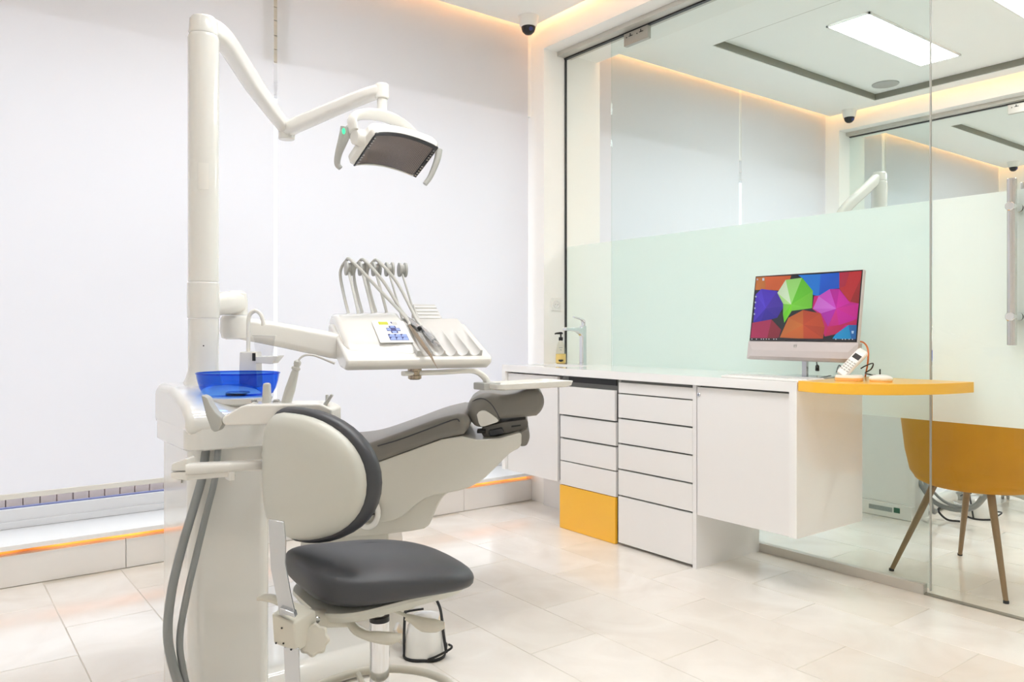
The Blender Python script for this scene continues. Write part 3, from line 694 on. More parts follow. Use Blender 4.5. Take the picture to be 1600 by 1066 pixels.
# lamp arms
def beam(bm, pts, hw, k=8, rnd=.35):
    """rounded-rectangle sweep; hw list of (half width, half height) at the control points"""
    pts = [V(p) for p in pts]; sp = smooth_pts(pts, k); rings = []
    fr = frames(sp, V((0, 0, 1)))
    for i, p in enumerate(sp):
        u = i/(len(sp)-1)*(len(pts)-1); a = int(min(u, len(pts)-1.0001)); f = u-a
        w_ = hw[a][0]+(hw[a+1][0]-hw[a][0])*f; h_ = hw[a][1]+(hw[a+1][1]-hw[a][1])*f
        t, N, S = fr[i]; r = min(w_, h_)*rnd*2
        rings.append([p+S*x+N*y for x, y in rrect(w_*2, h_*2, r, 3)])
    loft(bm, rings); return bm
EL = P(448, 202, 3.36)
a0 = V((px_, py_, zp(40)))
a1 = P(350, 62, 2.52); a2 = P(395, 130, 2.93)
b = B(); beam(b, [a0, a1, a2, P(442, 196, 3.34)], [(.03, .030), (.028, .034), (.026, .040), (.024, .030)]); arm1 = obj('light_arm', b, 'unit_arm', unit)
LE = P(597, 142, 2.95)
b = B(); beam(b, [EL, P(480, 188, 3.24), P(560, 154, 3.02), P(588, 144, 2.96), LE], [(.028, .032), (.028, .030), (.026, .026), (.026, .024), (.024, .022)], 5); arm2 = obj('light_arm', b, 'unit_arm', unit)
b = B(); cyl(b, EL-V((0, 0, .045)), EL+V((0, 0, .02)), .034, 24); obj('elbow_joint', b, 'unit_arm', arm2)
b = B(); cyl(b, LE-V((0, 0, .03)), LE+V((0, 0, .025)), .026, 24); cyl(b, LE-V((0, 0, .11)), LE-V((0, 0, .03)), .0185, 24); obj('lamp_stem', b, 'unit_arm', arm2)
# lamp head
LC = P(619, 243, 2.9); LU = V((.985, .17, 0)).normalized(); LN = V((-.06, -.60, -.80)); LN = (LN-LU*LN.dot(LU)).normalized(); LV = LN.cross(LU)
if LV.z > 0: LV = -LV
def L3(u, v, n): return LC+LU*u+LV*v+LN*n
lw, lh = .145, .082
def curve_n(u, v): return -.030*(1-(u/lw)**2)
b = B(); head_rings = []
for n, s, kk in ((.004, 1.03, 1), (-.010, 1.10, .9), (-.035, 1.08, .6), (-.06, .92, .2), (-.078, .66, 0), (-.086, .40, 0)):
    head_rings.append([L3(x*s, y*s, n+curve_n(x, y)*kk) for x, y in [(p[0]*1.0, p[1]) for p in rrect(lw*2, lh*2, .022, 4)]])
sub = []
def dens(ring, k=3):
    out = []
    for i in range(len(ring)):
        a, c = ring[i], ring[(i+1) % len(ring)]
        m = 12 if (c-a).length > .05 else 1
        for j in range(m): out.append(a.lerp(c, j/m))
    return out
base2 = []
rr_ = rrect(lw*2, lh*2, .022, 4)
for i in range(len(rr_)):
    a, c = V(rr_[i]+(0,)), V(rr_[(i+1) % len(rr_)]+(0,)); m = 12 if (c-a).length > .05 else 1
    for j in range(m): q = a.lerp(c, j/m); base2.append((q.x, q.y))
for n, s, kk in ((.002, .985, 1), (.006, 1.03, 1), (-.010, 1.10, .95), (-.035, 1.08, .7), (-.06, .92, .3), (-.078, .66, .1), (-.086, .40, 0)):
    sub.append([L3(x*s, y*s, n+curve_n(x, y)*kk) for x, y in base2])
loft(b, sub, cap=False); b.faces.new([v for v in list(b.verts)[-len(base2):]])
head = obj('lamp_head', b, 'unit_arm', unit)
b = B(); NU = 92; NV = 10
g = [[b.verts.new(L3(-lw*.97+lw*1.94*i/NU, -lh*.97+lh*1.94*j/NV, .000+curve_n(-lw+2*lw*i/NU, 0)-.006*(1-((j-NV/2)/(NV/2))**2)+(.0028 if i % 2 else 0))) for i in range(NU+1)] for j in range(NV+1)]
for j in range(NV):
    for i in range(NU): b.faces.new((g[j][i], g[j][i+1], g[j+1][i+1], g[j+1][i]))
obj('ridged_reflector', b, 'reflector', head, 20)
def strip(v0, v1, u0, u1, n0=.002, th=.006):
    q = B(); N = 16; rings = []
    for i in range(N+1):
        u = u0+(u1-u0)*i/N; cn = curve_n(u, 0)+n0
        rings.append([L3(u, v0, cn), L3(u, v1, cn), L3(u, v1, cn+th), L3(u, v0, cn+th)])
    loft(q, rings); return q
obj('bezel', strip(-lh*1.0, -lh*.84, -lw*.985, lw*.985), 'leather_dark', head)
obj('bezel', strip(-lh*1.0, lh*.98, -lw*1.0, -lw*.93), 'leather_dark', head)
obj('bezel', strip(-lh*1.0, lh*.98, lw*.93, lw*1.0), 'leather_dark', head)
led = B()
for s in (-1, 1):
    for j in range(12):
        if j in (5, 6): continue
        vv = -lh*.75+lh*1.6*j/11; c0 = L3(s*lw*.945, vv, .009+curve_n(lw*.945, 0)); prism(led, [c0-LU*.004-LV*.0022, c0+LU*.004-LV*.0022, c0+LU*.004+LV*.0022, c0-LU*.004+LV*.0022], LN*.002)
obj('mirror_facets', led, 'satin', head)['kind'] = 'stuff'
hubc = L3(-lw-.035, -.020, -.030)
b = B(); lathe(b, [(.024, -.006), (.028, -.002), (.028, .012), (.031, .016), (.031, .040), (.026, .044)], hubc, LU, 28); obj('hub', b, 'unit_arm', head)
b = B(); tube(b, [L3(-lw-.04, -.03, -.05), L3(-lw-.035, -.05, -.095), L3(-lw*.72, -.058, -.128), L3(0, -.055, -.14), L3(lw*.55, -.045, -.118), L3(lw*.92, -.03, -.07)], [.020, .022, .022, .021, .018, .012], 12, 6, flat=(.75, 1.25)); obj('yoke', b, 'unit_arm', head)
hl = P(541, 207, 2.86)
b = B(); beam(b, [P(541, 200, 2.86), P(537, 216, 2.86), P(529, 240, 2.86), P(527, 256, 2.86), P(532, 263, 2.86)], [(.021, .021), (.020, .019), (.013, .013), (.010, .011), (.009, .009)], 5, .45)
cyl(b, P(541, 205, 2.86), P(556, 208, 2.88), .024, 24); hd = obj('handle', b, 'unit_grey', head)
b = B(); q = P(537, 205, 2.835); n_ = (CAM-q).normalized(); lathe(b, [(.0095, 0), (.0095, .0012), (.007, .0012), (.007, 0)], q, n_, 24, sx=.6, sy=1.15, xdir=RT); obj('status_ring', b, 'green_led', hd)
b = B(); beam(b, [P(686, 234, 2.99), P(683, 250, 2.98), P(673, 275, 2.97), P(664, 288, 2.96)], [(.013, .012), (.012, .012), (.010, .010), (.009, .009)], 5, .45); obj('handle', b, 'unit_grey', head)

# console arm
b = B(); beam(b, [V((px_, py_, zp(480))), P(352, 474, 2.46), P(368, 474, 2.52)], [(.034, .030), (.036, .036), (.034, .034)], 4); ca = obj('console_arm', b, 'unit_arm', unit)
b = B(); jc = P(369, 476, 2.53); lathe(b, [(.020, .044), (.032, .036), (.036, .010), (.036, -.034)], jc, n=24); lathe(b, [(.042, -.036), (.048, -.046), (.050, -.085), (.044, -.108), (.03, -.112)], jc, n=28); obj('arm_joint', b, 'unit_arm', ca)
b = B(); beam(b, [P(372, 512, 2.53), P(440, 524, 2.59), P(520, 540, 2.66), P(568, 549, 2.70)], [(.032, .036), (.034, .040), (.036, .044), (.036, .034)], 4, .3); obj('console_arm', b, 'unit_arm', unit)

# console (front faces the dentist, along -Y)
def con(px, py, y=2.24): return PY(px, py, y)
b = B(); prism(b, [(1.045, 2.225, .988), (1.045, 2.235, 1.010), (1.045, 2.50, 1.118), (1.045, 2.56, 1.12), (1.045, 2.56, 1.055), (1.045, 2.34, .972), (1.045, 2.27, .968)], (.575, 0, 0), .014, 3)
cons = obj('instrument_console', b, 'unit_arm', unit)
b = B(); prism(b, [V((.205, 0, 0))+V(q) for q in [(1.065, 2.245, 1.014), (1.065, 2.30, 1.062), (1.065, 2.42, 1.128), (1.065, 2.50, 1.158), (1.065, 2.58, 1.165), (1.065, 2.63, 1.145), (1.065, 2.63, 1.10), (1.065, 2.55, 1.09), (1.065, 2.50, 1.10), (1.065, 2.35, 1.03)]], (-.215, 0, .0), .016, 4, taper=.84)
kh = obj('keypad_housing', b, 'unit', cons)
# sloped keypad plane on the housing, buttons follow its slope
k_o = V((1.163, 2.30, 1.0625)); k_v = V((0, .12, .066)).normalized(); k_n = V((0, -k_v.z, k_v.y))
def K(u, v, n=0): return k_o+XD*(u*.64)+k_v*v+k_n*n
def key(pts, m, name='key', th=.0018):
    q = B(); prism(q, [K(u, v, .0002) for u, v in pts], k_n*th, .0004, 1); return obj(name, q, m, cons)
key([(-.005, -.015), (.160, -.015), (.160, .135), (-.005, .135)], 'white_plastic', 'keypad_plate', .0008)
def rk(cu, cv, wu, wv): return [(cu-wu/2, cv-wv/2), (cu+wu/2, cv-wv/2), (cu+wu/2, cv+wv/2), (cu-wu/2, cv+wv/2)]
key(rk(.050, .118, .048, .020), 'lcd', 'display')
key(rk(.108, .118, .026, .020), 'silicone', 'key'); key([(.088, .128), (.098, .128), (.093, .112)], 'navy_key')
cu, cv = .088, .074
key(rk(cu, cv, .036, .052), 'navy_key', 'key_surround', .001); key(rk(cu, cv, .070, .023), 'navy_key', 'key_surround', .0011); key(rk(.096, .0205, .096, .043), 'navy_key', 'key_surround', .001); key(rk(cu, cv, .026, .020), 'navy_key'); key([(cu-.012, cv+.011), (cu+.012, cv+.011), (cu+.009, cv+.027), (cu-.009, cv+.027)], 'blue_key'); key([(cu-.012, cv-.011), (cu+.012, cv-.011), (cu+.009, cv-.026), (cu-.009, cv-.026)], 'blue_key')
key([(cu-.014, cv-.009), (cu-.014, cv+.009), (cu-.033, cv+.006), (cu-.033, cv-.006)], 'blue_key'); key([(cu+.014, cv-.009), (cu+.014, cv+.009), (cu+.033, cv+.006), (cu+.033, cv-.006)], 'blue_key')
for r in range(2):
    for c in range(3):
        uu, vv = .065+c*.031, .031-r*.021
        key(rk(uu, vv, .029, .019), 'blue_key'); q = B(); prism(q, [K(uu-.0145, vv+.0095, .002), K(uu-.004, vv+.0095, .002), K(uu-.0135, vv-.004, .002)], k_n*.0008); obj('key_mark', q, 'navy_key', cons)
# silicone tray with finger grooves
ty0, tz0, ty1, tz1 = 2.238, 1.014, 2.50, 1.124
tdir = V((0, ty1-ty0, tz1-tz0)).normalized(); tnrm = V((0, -tdir.z, tdir.y)); tl = V((0, ty1-ty0, tz1-tz0)).length
gx = [1.30, 1.358, 1.417, 1.475, 1.534]
def tray_h(x, s):
    h = .012; f = max(0, min(1, (.72-s)/.45)); f = f*f*(3-2*f)
    for c in gx:
        d = abs(x-c)/.0275
        if d < 1: h -= .019*math.sqrt(1-d*d)*f
    return h
b = B(); NX, NS = 90, 22; x0, x1 = 1.262, 1.572
g = [[b.verts.new(V((x0+(x1-x0)*i/NX, ty0, tz0))+tdir*(tl*j/NS)+tnrm*(tray_h(x0+(x1-x0)*i/NX, j/NS)+.004)) for i in range(NX+1)] for j in range(NS+1)]
for j in range(NS):
    for i in range(NX): b.faces.new((g[j][i], g[j][i+1], g[j+1][i+1], g[j+1][i]))
lo = [b.verts.new(V((x0+(x1-x0)*i/NX, ty0, tz0))-tnrm*.010) for i in range(NX+1)]; hi = [b.verts.new(V((x0+(x1-x0)*i/NX, ty0, tz0))+tdir*tl-tnrm*.010) for i in range(NX+1)]
for i in range(NX): b.faces.new((lo[i], lo[i+1], g[0][i+1], g[0][i])); b.faces.new((g[NS][i], g[NS][i+1], hi[i+1], hi[i]))
for i in (0, NX): b.faces.new([g[j][i] for j in range(NS+1)]+[hi[i], lo[i]])
obj('instrument_tray', b, 'silicone', cons, 50)
b = B(); prism(b, [V((1.36, 2.49, 1.13)), V((1.50, 2.49, 1.13)), V((1.49, 2.575, 1.195)), V((1.37, 2.575, 1.195))], V((0, .02, -.05)), .004, 1); hb_ = obj('hose_cover', b, 'silicone', cons)
b = B()
for i in range(4):
    q = V((1.375, 2.49+.017*(i+.7), 1.13+.013*(i+.7)+.001)); prism(b, [q, q+XD*.11, q+XD*.11+V((0, .005, .004)), q+V((0, .005, .004))], (0, -.001, .0015))
obj('cover_ridges', b, 'white_plastic', hb_)
arms_x = [1.149, 1.198, 1.247, 1.307, 1.378]
WA = []
for x in arms_x:
    b = B(); tube(b, [(x, 2.54, 1.12), (x, 2.60, 1.185), (x, 2.74, 1.315)], .0055, 8, 3); wa = obj('whip_arm', b, 'hose_light', cons)
    WA.append((wa, x))
# turn the whole console a little towards the dentist
CO = V((1.312, 2.24, 0)); CR = Matrix.Rotation(math.radians(-14), 3, 'Z')
def con_map(p):
    x = p.x-1.27; x *= .73 if x >= 0 else 1.07
    return CR @ V((x, p.y-2.24, 0)) + V((CO.x, CO.y, p.z))
for o in [cons]+list(cons.children_recursive):
    if o.data.users > 1: continue
    for v in o.data.vertices: v.co = con_map(v.co+unit.location)-unit.location
for wa, x in WA:
    b = B(); lathe(b, [(.010, -.019), (.028, -.016), (.028, -.009), (.020, -.006), (.020, .004), (.029, .007), (.029, .014), (.012, .017)], con_map(V((x, 2.752, 1.333)))+RT*.004, CR @ V((1, 0, 0)), 24); obj('hose_roller', b, 'unit_grey', wa)
tnrm = CR @ tnrm; tdir = CR @ tdir
# underside: pivot, tray arm and side tray
b = B(); pv_ = con(648, 575, 2.33)
box(b, (pv_.x-.05, 2.26, pv_.z+.004), (pv_.x+.10, 2.40, pv_.z+.018), .004); br = obj('tray_bracket', b, 'unit_arm', cons)
b = B(); lathe(b, [(.016, -.040), (.023, -.036), (.023, -.026), (.018, -.024), (.018, -.012), (.024, -.010), (.024, .004)], pv_, n=24); obj('pivot_knob', b, 'brass', br)
zt = pv_.z-.018
b = B(); e1, e2, e3 = con(738, 581, 2.33), con(757, 590, 2.33), con(762, 603, 2.33)
beam(b, [V((pv_.x-.045, 2.33, zt)), V((pv_.x+.1, 2.33, zt)), V((e1.x, 2.33, zt)), e2, e3], [(.014, .008), (.016, .009), (.015, .009), (.014, .010), (.014, .010)], 6, .45); obj('tray_arm', b, 'unit_arm', unit)
s0_, s1_ = con(749, 604, 2.33), con(904, 600, 2.33)
b = B(); box(b, (s0_.x, 2.30, s0_.z-.013), (s0_.x+.075, 2.37, s0_.z+.013), .004); tr_ = obj('tray_clamp', b, 'unit_grey', unit)
b = B(); zt2 = s0_.z; loft(b, [[V((s0_.x+.03+.17+x, 2.32+y, z)) for x, y in rrect(.36*s, .17*s, .025, 4)] for z, s in ((zt2-.012, .90), (zt2-.006, .97), (zt2+.010, 1.0), (zt2+.010, .97), (zt2-.001, .93))]); obj('side_tray', b, 'unit_arm', unit)

# spittoon: bowl, base, filler
BC = P(372, 602, 2.26); bz = BC.z; zl = lambda y, t=2.26: CAMH+(HZ-y)/FPX*t
b = B(); lathe(b, [(.078, zl(632)), (.092, zl(628)), (.098, zl(620)), (.090, zl(618))], (BC.x, BC.y, 0), n=40, sx=1, sy=.8, xdir=RT); sbz = obj('spittoon_base', b, 'unit_arm', unit)
b = B(); rings = []
for r, z in ((.02, zl(617.5)), (.090, zl(617)), (.099, zl(614)), (.107, zl(606)), (.113, zl(595)), (.117, zl(583.5))):
    rings.append([V((BC.x, BC.y, z))+RT*(r*math.cos(a))+FW*(r*.80*math.sin(a)) for a in [2*math.pi*i/48 for i in range(48)]])
loft(b, rings, cap=False); b.faces.new(list(b.verts)[:48][::-1]); bowl = obj('spittoon_bowl', b, 'glass_blue', unit)
b = B(); tube(b, [V((BC.x, BC.y, zl(583)))+RT*(.117*math.cos(a))+FW*(.117*.8*math.sin(a)) for a in [2*math.pi*i/48 for i in range(48)]], .0022, 6, 1, closed=True); obj('bowl_rim', b, 'glass_blue', bowl)
b = B(); lathe(b, [(.030, zl(614.5)), (.034, zl(613.5)), (.030, zl(612))], (BC.x, BC.y, 0), n=28, xdir=RT); obj('drain_strainer', b, 'satin', bowl)
TF = 2.37
def q3(px, py, dt=0): return P(px, py, TF+dt)
b = B(); prism(b, [q3(373, 606), q3(402, 606), q3(400, 550), q3(374, 550)], FW*.055, .004, 2); tw = obj('cup_filler', b, 'unit_arm', unit)
b = B(); tube(b, [q3(388, 552, .025), q3(388, 520, .025), q3(388, 503, .025), q3(391, 491, .025), q3(399, 486, .025), q3(407, 491, .025), q3(411, 502, .025), q3(411.5, 509, .025)], .0062, 12, 5); obj('filler_spout', b, 'unit_arm', tw)
b = B(); prism(b, [q3(396, 567), q3(424, 569), q3(433, 558), q3(434, 556.5), q3(396, 558)], FW*.07, .003, 2); obj('cup_shelf', b, 'unit_arm', tw)
b = B(); prism(b, [q3(394.6, 552), q3(399.4, 552), q3(399.4, 564), q3(394.6, 564)], FW*-.003); obj('sensor_window', b, 'black', tw)
cz = q3(413, 556.5, .035); t = thing('plastic_cup', 'clear disposable cup on the shelf above the blue bowl', 'cup', cz)
b = B(); lathe(b, [(.024, .001), (.0245, .003), (.033, .062), (.0345, .0625), (.0345, .064)], cz, n=28, cap=False); b.faces.new(list(b.verts)[:28][::-1]); obj('cup_wall', b, 'cup_plastic', t)
b = B(); tube(b, [cz+V((.0345*math.cos(a), .0345*math.sin(a), .063)) for a in [2*math.pi*i/28 for i in range(28)]], .0012, 6, 1, closed=True); obj('cup_rim', b, 'hose_light', t)

# suction holder bar with holders and syringe, arm below
TS = 2.02
def s3(px, py, t=TS): return P(px, py, t)
b = B(); prism(b, [s3(346, 653), s3(376, 635), s3(386, 632.5), s3(500, 631), s3(520, 640), s3(520, 664), s3(405, 664), s3(352, 665.5), s3(346, 661)], FW*.10, .006, 3); bar = obj('suction_holder_bar', b, 'unit_arm', unit)
b = B(); kd = (s3(376, 635)-s3(346, 653)); kn = UP*.0+kd.cross(FW).normalized()
if kn.z < 0: kn = -kn
for i, (f, g_) in enumerate(((.25, .02), (.5, .035), (.62, .05), (.82, .03), (.85, .07))):
    q = s3(346, 653)+kd*f+FW*g_+kn*.0002; prism(b, [q-kd*.05-FW*.006, q+kd*.05-FW*.006, q+kd*.05+FW*.006, q-kd*.05+FW*.006], kn*.001)
obj('blue_key', b, 'navy_key', bar)
b = B(); prism(b, [s3(313, 617), s3(319, 619), s3(324, 622), s3(328, 632), s3(336, 644), s3(346, 652), s3(347, 664), s3(342, 673), s3(334, 676), s3(329, 672), s3(321, 650)], FW*.035, .005, 2); obj('holder_fork', b, 'unit_grey', bar)
b = B(); prism(b, [s3(408, 633, 2.06), s3(421.5, 633, 2.06), s3(420, 599, 2.06), s3(410, 599, 2.06)], FW*.022, .005, 2); obj('holder_post', b, 'hose_light', bar)
for dt in (0, .035):
    b = B(); tube(b, [s3(499, 647, 2.04+dt), s3(505, 638, 2.04+dt), s3(511, 628, 2.04+dt), s3(511 if dt else 519, 617, 2.04+dt)], [.010, .010, .009, .006], 10, 4, flat=(.6, 1.2)); obj('holder_fork', b, 'unit_grey', bar)
for px in (397, 432):
    b = B(); q = s3(px, 629, 2.07); lathe(b, [(.010, -.012), (.011, .0), (.008, .002), (.006, -.004)], q, (-.3, -.7, .6), 18); obj('suction_port', b, 'chrome', bar)
t = thing('suction_handle', 'grey suction handpiece with ribbed collar and thin bent pink tip', 'suction handpiece', s3(447, 632, 2.07))
b = B(); a_, c_ = s3(446, 634, 2.07), s3(462, 578, 2.07); tube(b, [a_, a_.lerp(c_, .06), a_.lerp(c_, .45), a_.lerp(c_, .9), c_], [.012, .0135, .0135, .010, .008], 16, 1); obj('grip', b, 'hose_light', t)
b = B(); a_, c_ = s3(444.5, 640, 2.07), s3(446.5, 630, 2.07); tube(b, [a_, c_], .0138, 16, 1); obj('grip_base', b, 'hose', t)
b = B(); ax_ = (s3(462, 578, 2.07)-s3(446, 634, 2.07)).normalized(); c_ = s3(461.5, 579, 2.07); lathe(b, [(.008, 0), (.0115, .003), (.0115, .008), (.008, .010), (.008, .014), (.0095, .016), (.0095, .024), (.005, .028)], c_, ax_, 18); obj('ribbed_collar', b, 'hose_light', t)
b = B(); tube(b, [s3(465, 567, 2.07), s3(469, 560, 2.07), s3(478, 555, 2.07), s3(492, 556, 2.07), s3(508, 562, 2.07), s3(523, 568, 2.07)], [.003, .0028, .0028, .0028, .003, .0036], 10, 5); obj('saliva_tip', b, 'peach' if 0 else 'silicone', t)
b = B(); beam(b, [s3(290, 733, 1.98), s3(340, 730, 2.01), s3(400, 727, 2.06), s3(470, 722, 2.13), V((.80, 2.24, .74))], [(.020, .014), (.020, .013), (.020, .013), (.020, .013), (.020, .013)], 3, .4); sa = obj('suction_arm', b, 'unit_arm', unit)
b = B(); beam(b, [s3(292, 745, 1.985), s3(340, 741, 2.015), s3(366, 738, 2.035)], [(.014, .008)]*3, 2, .3); box(b, s3(357, 750, 2.02)-V((.004, .02, 0)), s3(362, 736, 2.02)+V((.004, .02, 0)), .002); obj('arm_rail', b, 'unit_arm', sa)
b = B(); jc2 = s3(281, 735, 1.99); prism(b, [s3(266, 737, 1.97), s3(268, 725, 1.97), s3(289, 717, 1.97), s3(293, 717.5, 1.97), s3(293, 736.3, 1.97)], FW*.05, .004, 2); obj('arm_joint', b, 'unit_arm', sa)
b = B(); prism(b, [s3(266, 738.2, 1.97), s3(293, 737.5, 1.97), s3(293, 752, 1.97), s3(266, 748, 1.97)], FW*.05, .004, 2); obj('arm_joint', b, 'unit_arm', sa)
b = B(); beam(b, [s3(408, 655, 2.08), s3(408, 655, 2.16), s3(408, 655, 2.25)], [(.014, .012)]*3, 1); obj('holder_stalk', b, 'unit_grey', bar)
# hoses
for pts, r in (([(322, 700, 2.16), (316, 745, 2.13), (303, 792, 2.10), (286, 850, 2.06), (269, 920, 2.02), (262, 985, 2.0), (269, 1035, 2.0), (288, 1085, 2.01), (330, 1125, 2.06), (380, 1112, 2.14)], .0118),
               ([(341, 700, 2.16), (336, 748, 2.13), (323, 800, 2.10), (306, 870, 2.06), (292, 930, 2.03), (281, 995, 2.02), (285, 1042, 2.02), (299, 1085, 2.03), (345, 1118, 2.09), (390, 1105, 2.16)], .0090)):
    b = B(); tube(b, [P(*q) for q in pts], r, 12, 6); obj('suction_hose', b, 'hose', unit)

# instruments in the console
tp0 = V((CO.x, CO.y, tz0))
def PT(px, py, off):
    d = D(px, py); k = (tp0+tnrm*off-CAM).dot(tnrm)/d.dot(tnrm); return CAM+d*k
def instrument(label, ends, radii, m, tip, armx, sag, extra=None):
    t = thing('dental_handpiece', label, 'handpiece', PT(*ends[0]), 'handpieces on the console tray')
    a_, c_ = PT(*ends[0]), PT(*ends[1]); n = len(radii)
    b = B(); tube(b, [a_.lerp(c_, i/(n-1)) for i in range(n)], radii, 16, 1); hp = obj('grip', b, m, t)
    if tip: b = B(); tube(b, [c_]+[PT(*q[:3]) for q in tip[0]], tip[1], 10, 3); obj('working_tip', b, tip[2], t)
    q = con_map(V((armx+.002, 2.755, 1.364)))
    b = B(); bk = (a_-c_).normalized()
    tube(b, [a_, a_+bk*.05+V((0, 0, .010)), a_.lerp(q, .5)+V((0, 0, .012+sag)), q+V((0, -.025, -.004)), q+V((-.002, .022, -.002)), q+V((-.012, .05, -.045)), q+V((-.012, .02, -.13)), con_map(V((armx-.02, 2.61, 1.13)))], [.0062, .0062, .0062, .0062, .006, .006, .006, .006], 10, 7)
    obj('supply_hose', b, 'hose_light', t)
instrument('brown-gold scaler with a fine pointed tip resting on the console edge', ((640, 509, .022), (673, 556, .028)), [.005, .0072, .0076, .0074, .0048], 'brass', ([(678, 566, .03), (684, 576, .034)], [.0046, .0022, .0008], 'brass'), arms_x[0], 0)
instrument('short silver handpiece with an open dark end on the tray', ((636, 497, .026), (655, 513, .026)), [.006, .0085, .0088, .0088], 'satin', ([(656.5, 514.2, .026)], [.0068, .0068], 'black'), arms_x[1], .01)
instrument('silver stepped handpiece with a short nozzle lying in a tray groove', ((658, 511, .022), (678, 533, .020)), [.004, .0075, .0095, .0095, .009], 'satin', ([(682, 537, .020), (686, 541, .020)], [.0052, .0052, .0045], 'chrome'), arms_x[2], .022)

# ================================================================== PATIENT CHAIR (seen from its left side; headrest to the right)
TC = 2.92
def c3(px, py, t=TC): return P(px, py, t)
def chair_prism(pts, t0, wid, bev, seg=4):
    b = B(); prism(b, [c3(x, y, TC)+FW*(t0-TC) for x, y in pts], FW*wid, bev, seg); return b
def cushion(pts, t0, wid, r, steps=6):
    """side profile given on the near plane, extruded across the chair with quarter-round edges"""
    q = [V(((x-800)/FPX*TC, (HZ-y)/FPX*TC, 0)) for x, y in pts]; n = len(q)
    area = sum(q[i].x*q[(i+1) % n].y-q[(i+1) % n].x*q[i].y for i in range(n)); sg = 1 if area > 0 else -1
    nr = []
    for i in range(n):
        a = (q[i]-q[i-1]).normalized(); c = (q[(i+1) % n]-q[i]).normalized(); d = a+c
        d = d.normalized() if d.length > 1e-6 else a
        nr.append(V((-d.y, d.x, 0))*sg)
    prof = [(r*(1-math.sin(th)), r*(1-math.cos(th))) for th in [math.pi/2*i/steps for i in range(steps+1)]]
    lay = prof+[(a, wid-b_) for a, b_ in prof[::-1]]; rings = []
    for ins, dep in lay:
        rings.append([CAM+FW*(t0+dep)+RT*(p.x+nn_.x*ins)+UP*(p.y+nn_.y*ins) for p, nn_ in zip(q, nr)])
    b = B(); loft(b, rings); return b
def spl(pts, k=5):
    q = smooth_pts([V((x, y, 0)) for x, y in pts], k); return [(p.x, p.y) for p in q]
pch = thing('patient_chair', 'reclined grey leather dental chair with white shell and saddle headrest', 'dental chair', c3(540, 949, 3.15), 'dental chairs')
obj('backrest', cushion(spl([(478, 706), (520, 702), (565, 696), (620, 678), (680, 656), (715, 647)], 4)+spl([(724, 648), (733, 656), (733, 668), (724, 680)], 3)+spl([(690, 687), (640, 705), (580, 727), (520, 748), (478, 752)], 4), TC, .50, .025, 6), 'leather', pch, 60)
b = B(); tube(b, [c3(x, y, TC-.001) for x, y in ((590, 697), (620, 688.5), (660, 674), (695, 660.5), (713, 655), (718, 659))], .0022, 6, 4); obj('seam_piping', b, 'leather_dark', bpy.data.objects['backrest'])
obj('seat', chair_prism(spl([(318, 700), (340, 690), (430, 690), (500, 700)], 4)+[(500, 750), (318, 742)], TC, .50, .028, 5), 'leather', pch)
obj('leg_rest', chair_prism([(296, 700), (330, 700), (334, 790), (334, 880), (310, 880), (306, 790)], TC+.02, .46, .02, 4), 'leather', pch)
obj('back_shell', chair_prism([(470, 752), (520, 748), (580, 727), (640, 705), (690, 687), (722, 682), (745, 688), (780, 686), (812, 677)]+spl([(815, 680), (813, 699), (797, 709), (776, 730), (750, 754), (724, 766), (695, 772), (671, 777), (650, 790), (621, 812), (592, 818), (530, 822), (470, 822)], 3), TC+.01, .48, .012, 3), 'shell', pch)
obj('end_cap', chair_prism(spl([(813, 677), (825, 672), (828, 682), (826, 692), (822, 698), (813, 699.5)], 3), TC+.02, .44, .006, 3), 'leather', pch)
obj('lower_shell', chair_prism(spl([(724, 764), (706, 771), (692, 780), (682, 796), (674, 814), (668, 826), (660, 832)], 3)+[(640, 836), (600, 841), (540, 846), (470, 846), (470, 800), (590, 800), (650, 775), (700, 752)], TC+.05, .40, .010, 3), 'shell', pch)
obj('chair_base', chair_prism([(460, 846), (600, 842), (612, 942), (618, 948.5), (452, 948.5)], TC+.09, .32, .02, 3), 'shell', pch)
b = B(); rc = c3(574, 802, TC-.012); tube(b, [rc+RT*(.040*math.cos(a))+UP*(.052*math.sin(a)) for a in [2*math.pi*i/20 for i in range(20)]], .0115, 12, 2, closed=True); ah = obj('armrest_hinge', b, 'unit', pch)
b = B(); cyl(b, rc+FW*.03, rc-FW*.012, .026, 24); obj('hinge_core', b, 'unit_grey', ah)
b = B(); box(b, V((-.03, -.004, -.004)), V((.03, .004, .004)), .001, 1, Matrix.Translation(rc-FW*.014)@Matrix.Rotation(ANG-math.pi/2, 4, 'Z')); obj('hinge_slot', b, 'black', ah)
# headrest
hr = spl([(779, 662), (764, 668), (752, 671), (740, 668), (731.5, 656), (728.5, 642), (731.5, 630), (740, 622.5), (752.4, 617), (766, 616.2), (778, 618.5), (792.7, 619), (806, 616.8), (819.5, 612), (831.7, 610), (844, 613), (850.5, 623), (851, 635), (846, 646), (839, 652.8)], 3)+[(809.8, 655.9), (781, 658)]
obj('headrest', cushion(hr, TC+.04, .30, .031, 7), 'leather', pch, 60)
hdr = bpy.data.objects['headrest']
b = B(); tube(b, [c3(x, y, TC)+FW*(.0385+dz) for x, y, dz in ((732, 640, .02), (737, 630, .012), (747, 624.5, .006), (757, 625.5, .003), (767, 633, .0015), (775, 645, .0015), (780, 655, .004))], .0019, 6, 5); obj('seam_piping', b, 'leather_dark', hdr)
b = B(); prism(b, [c3(x, y, TC)+FW*.036 for x, y in spl([(744, 650), (748, 645), (755, 643), (763, 646), (779, 659), (767, 665), (752, 669), (747, 663)], 3)], FW*.03, .003, 2); obj('side_plate', b, 'unit_arm', hdr)
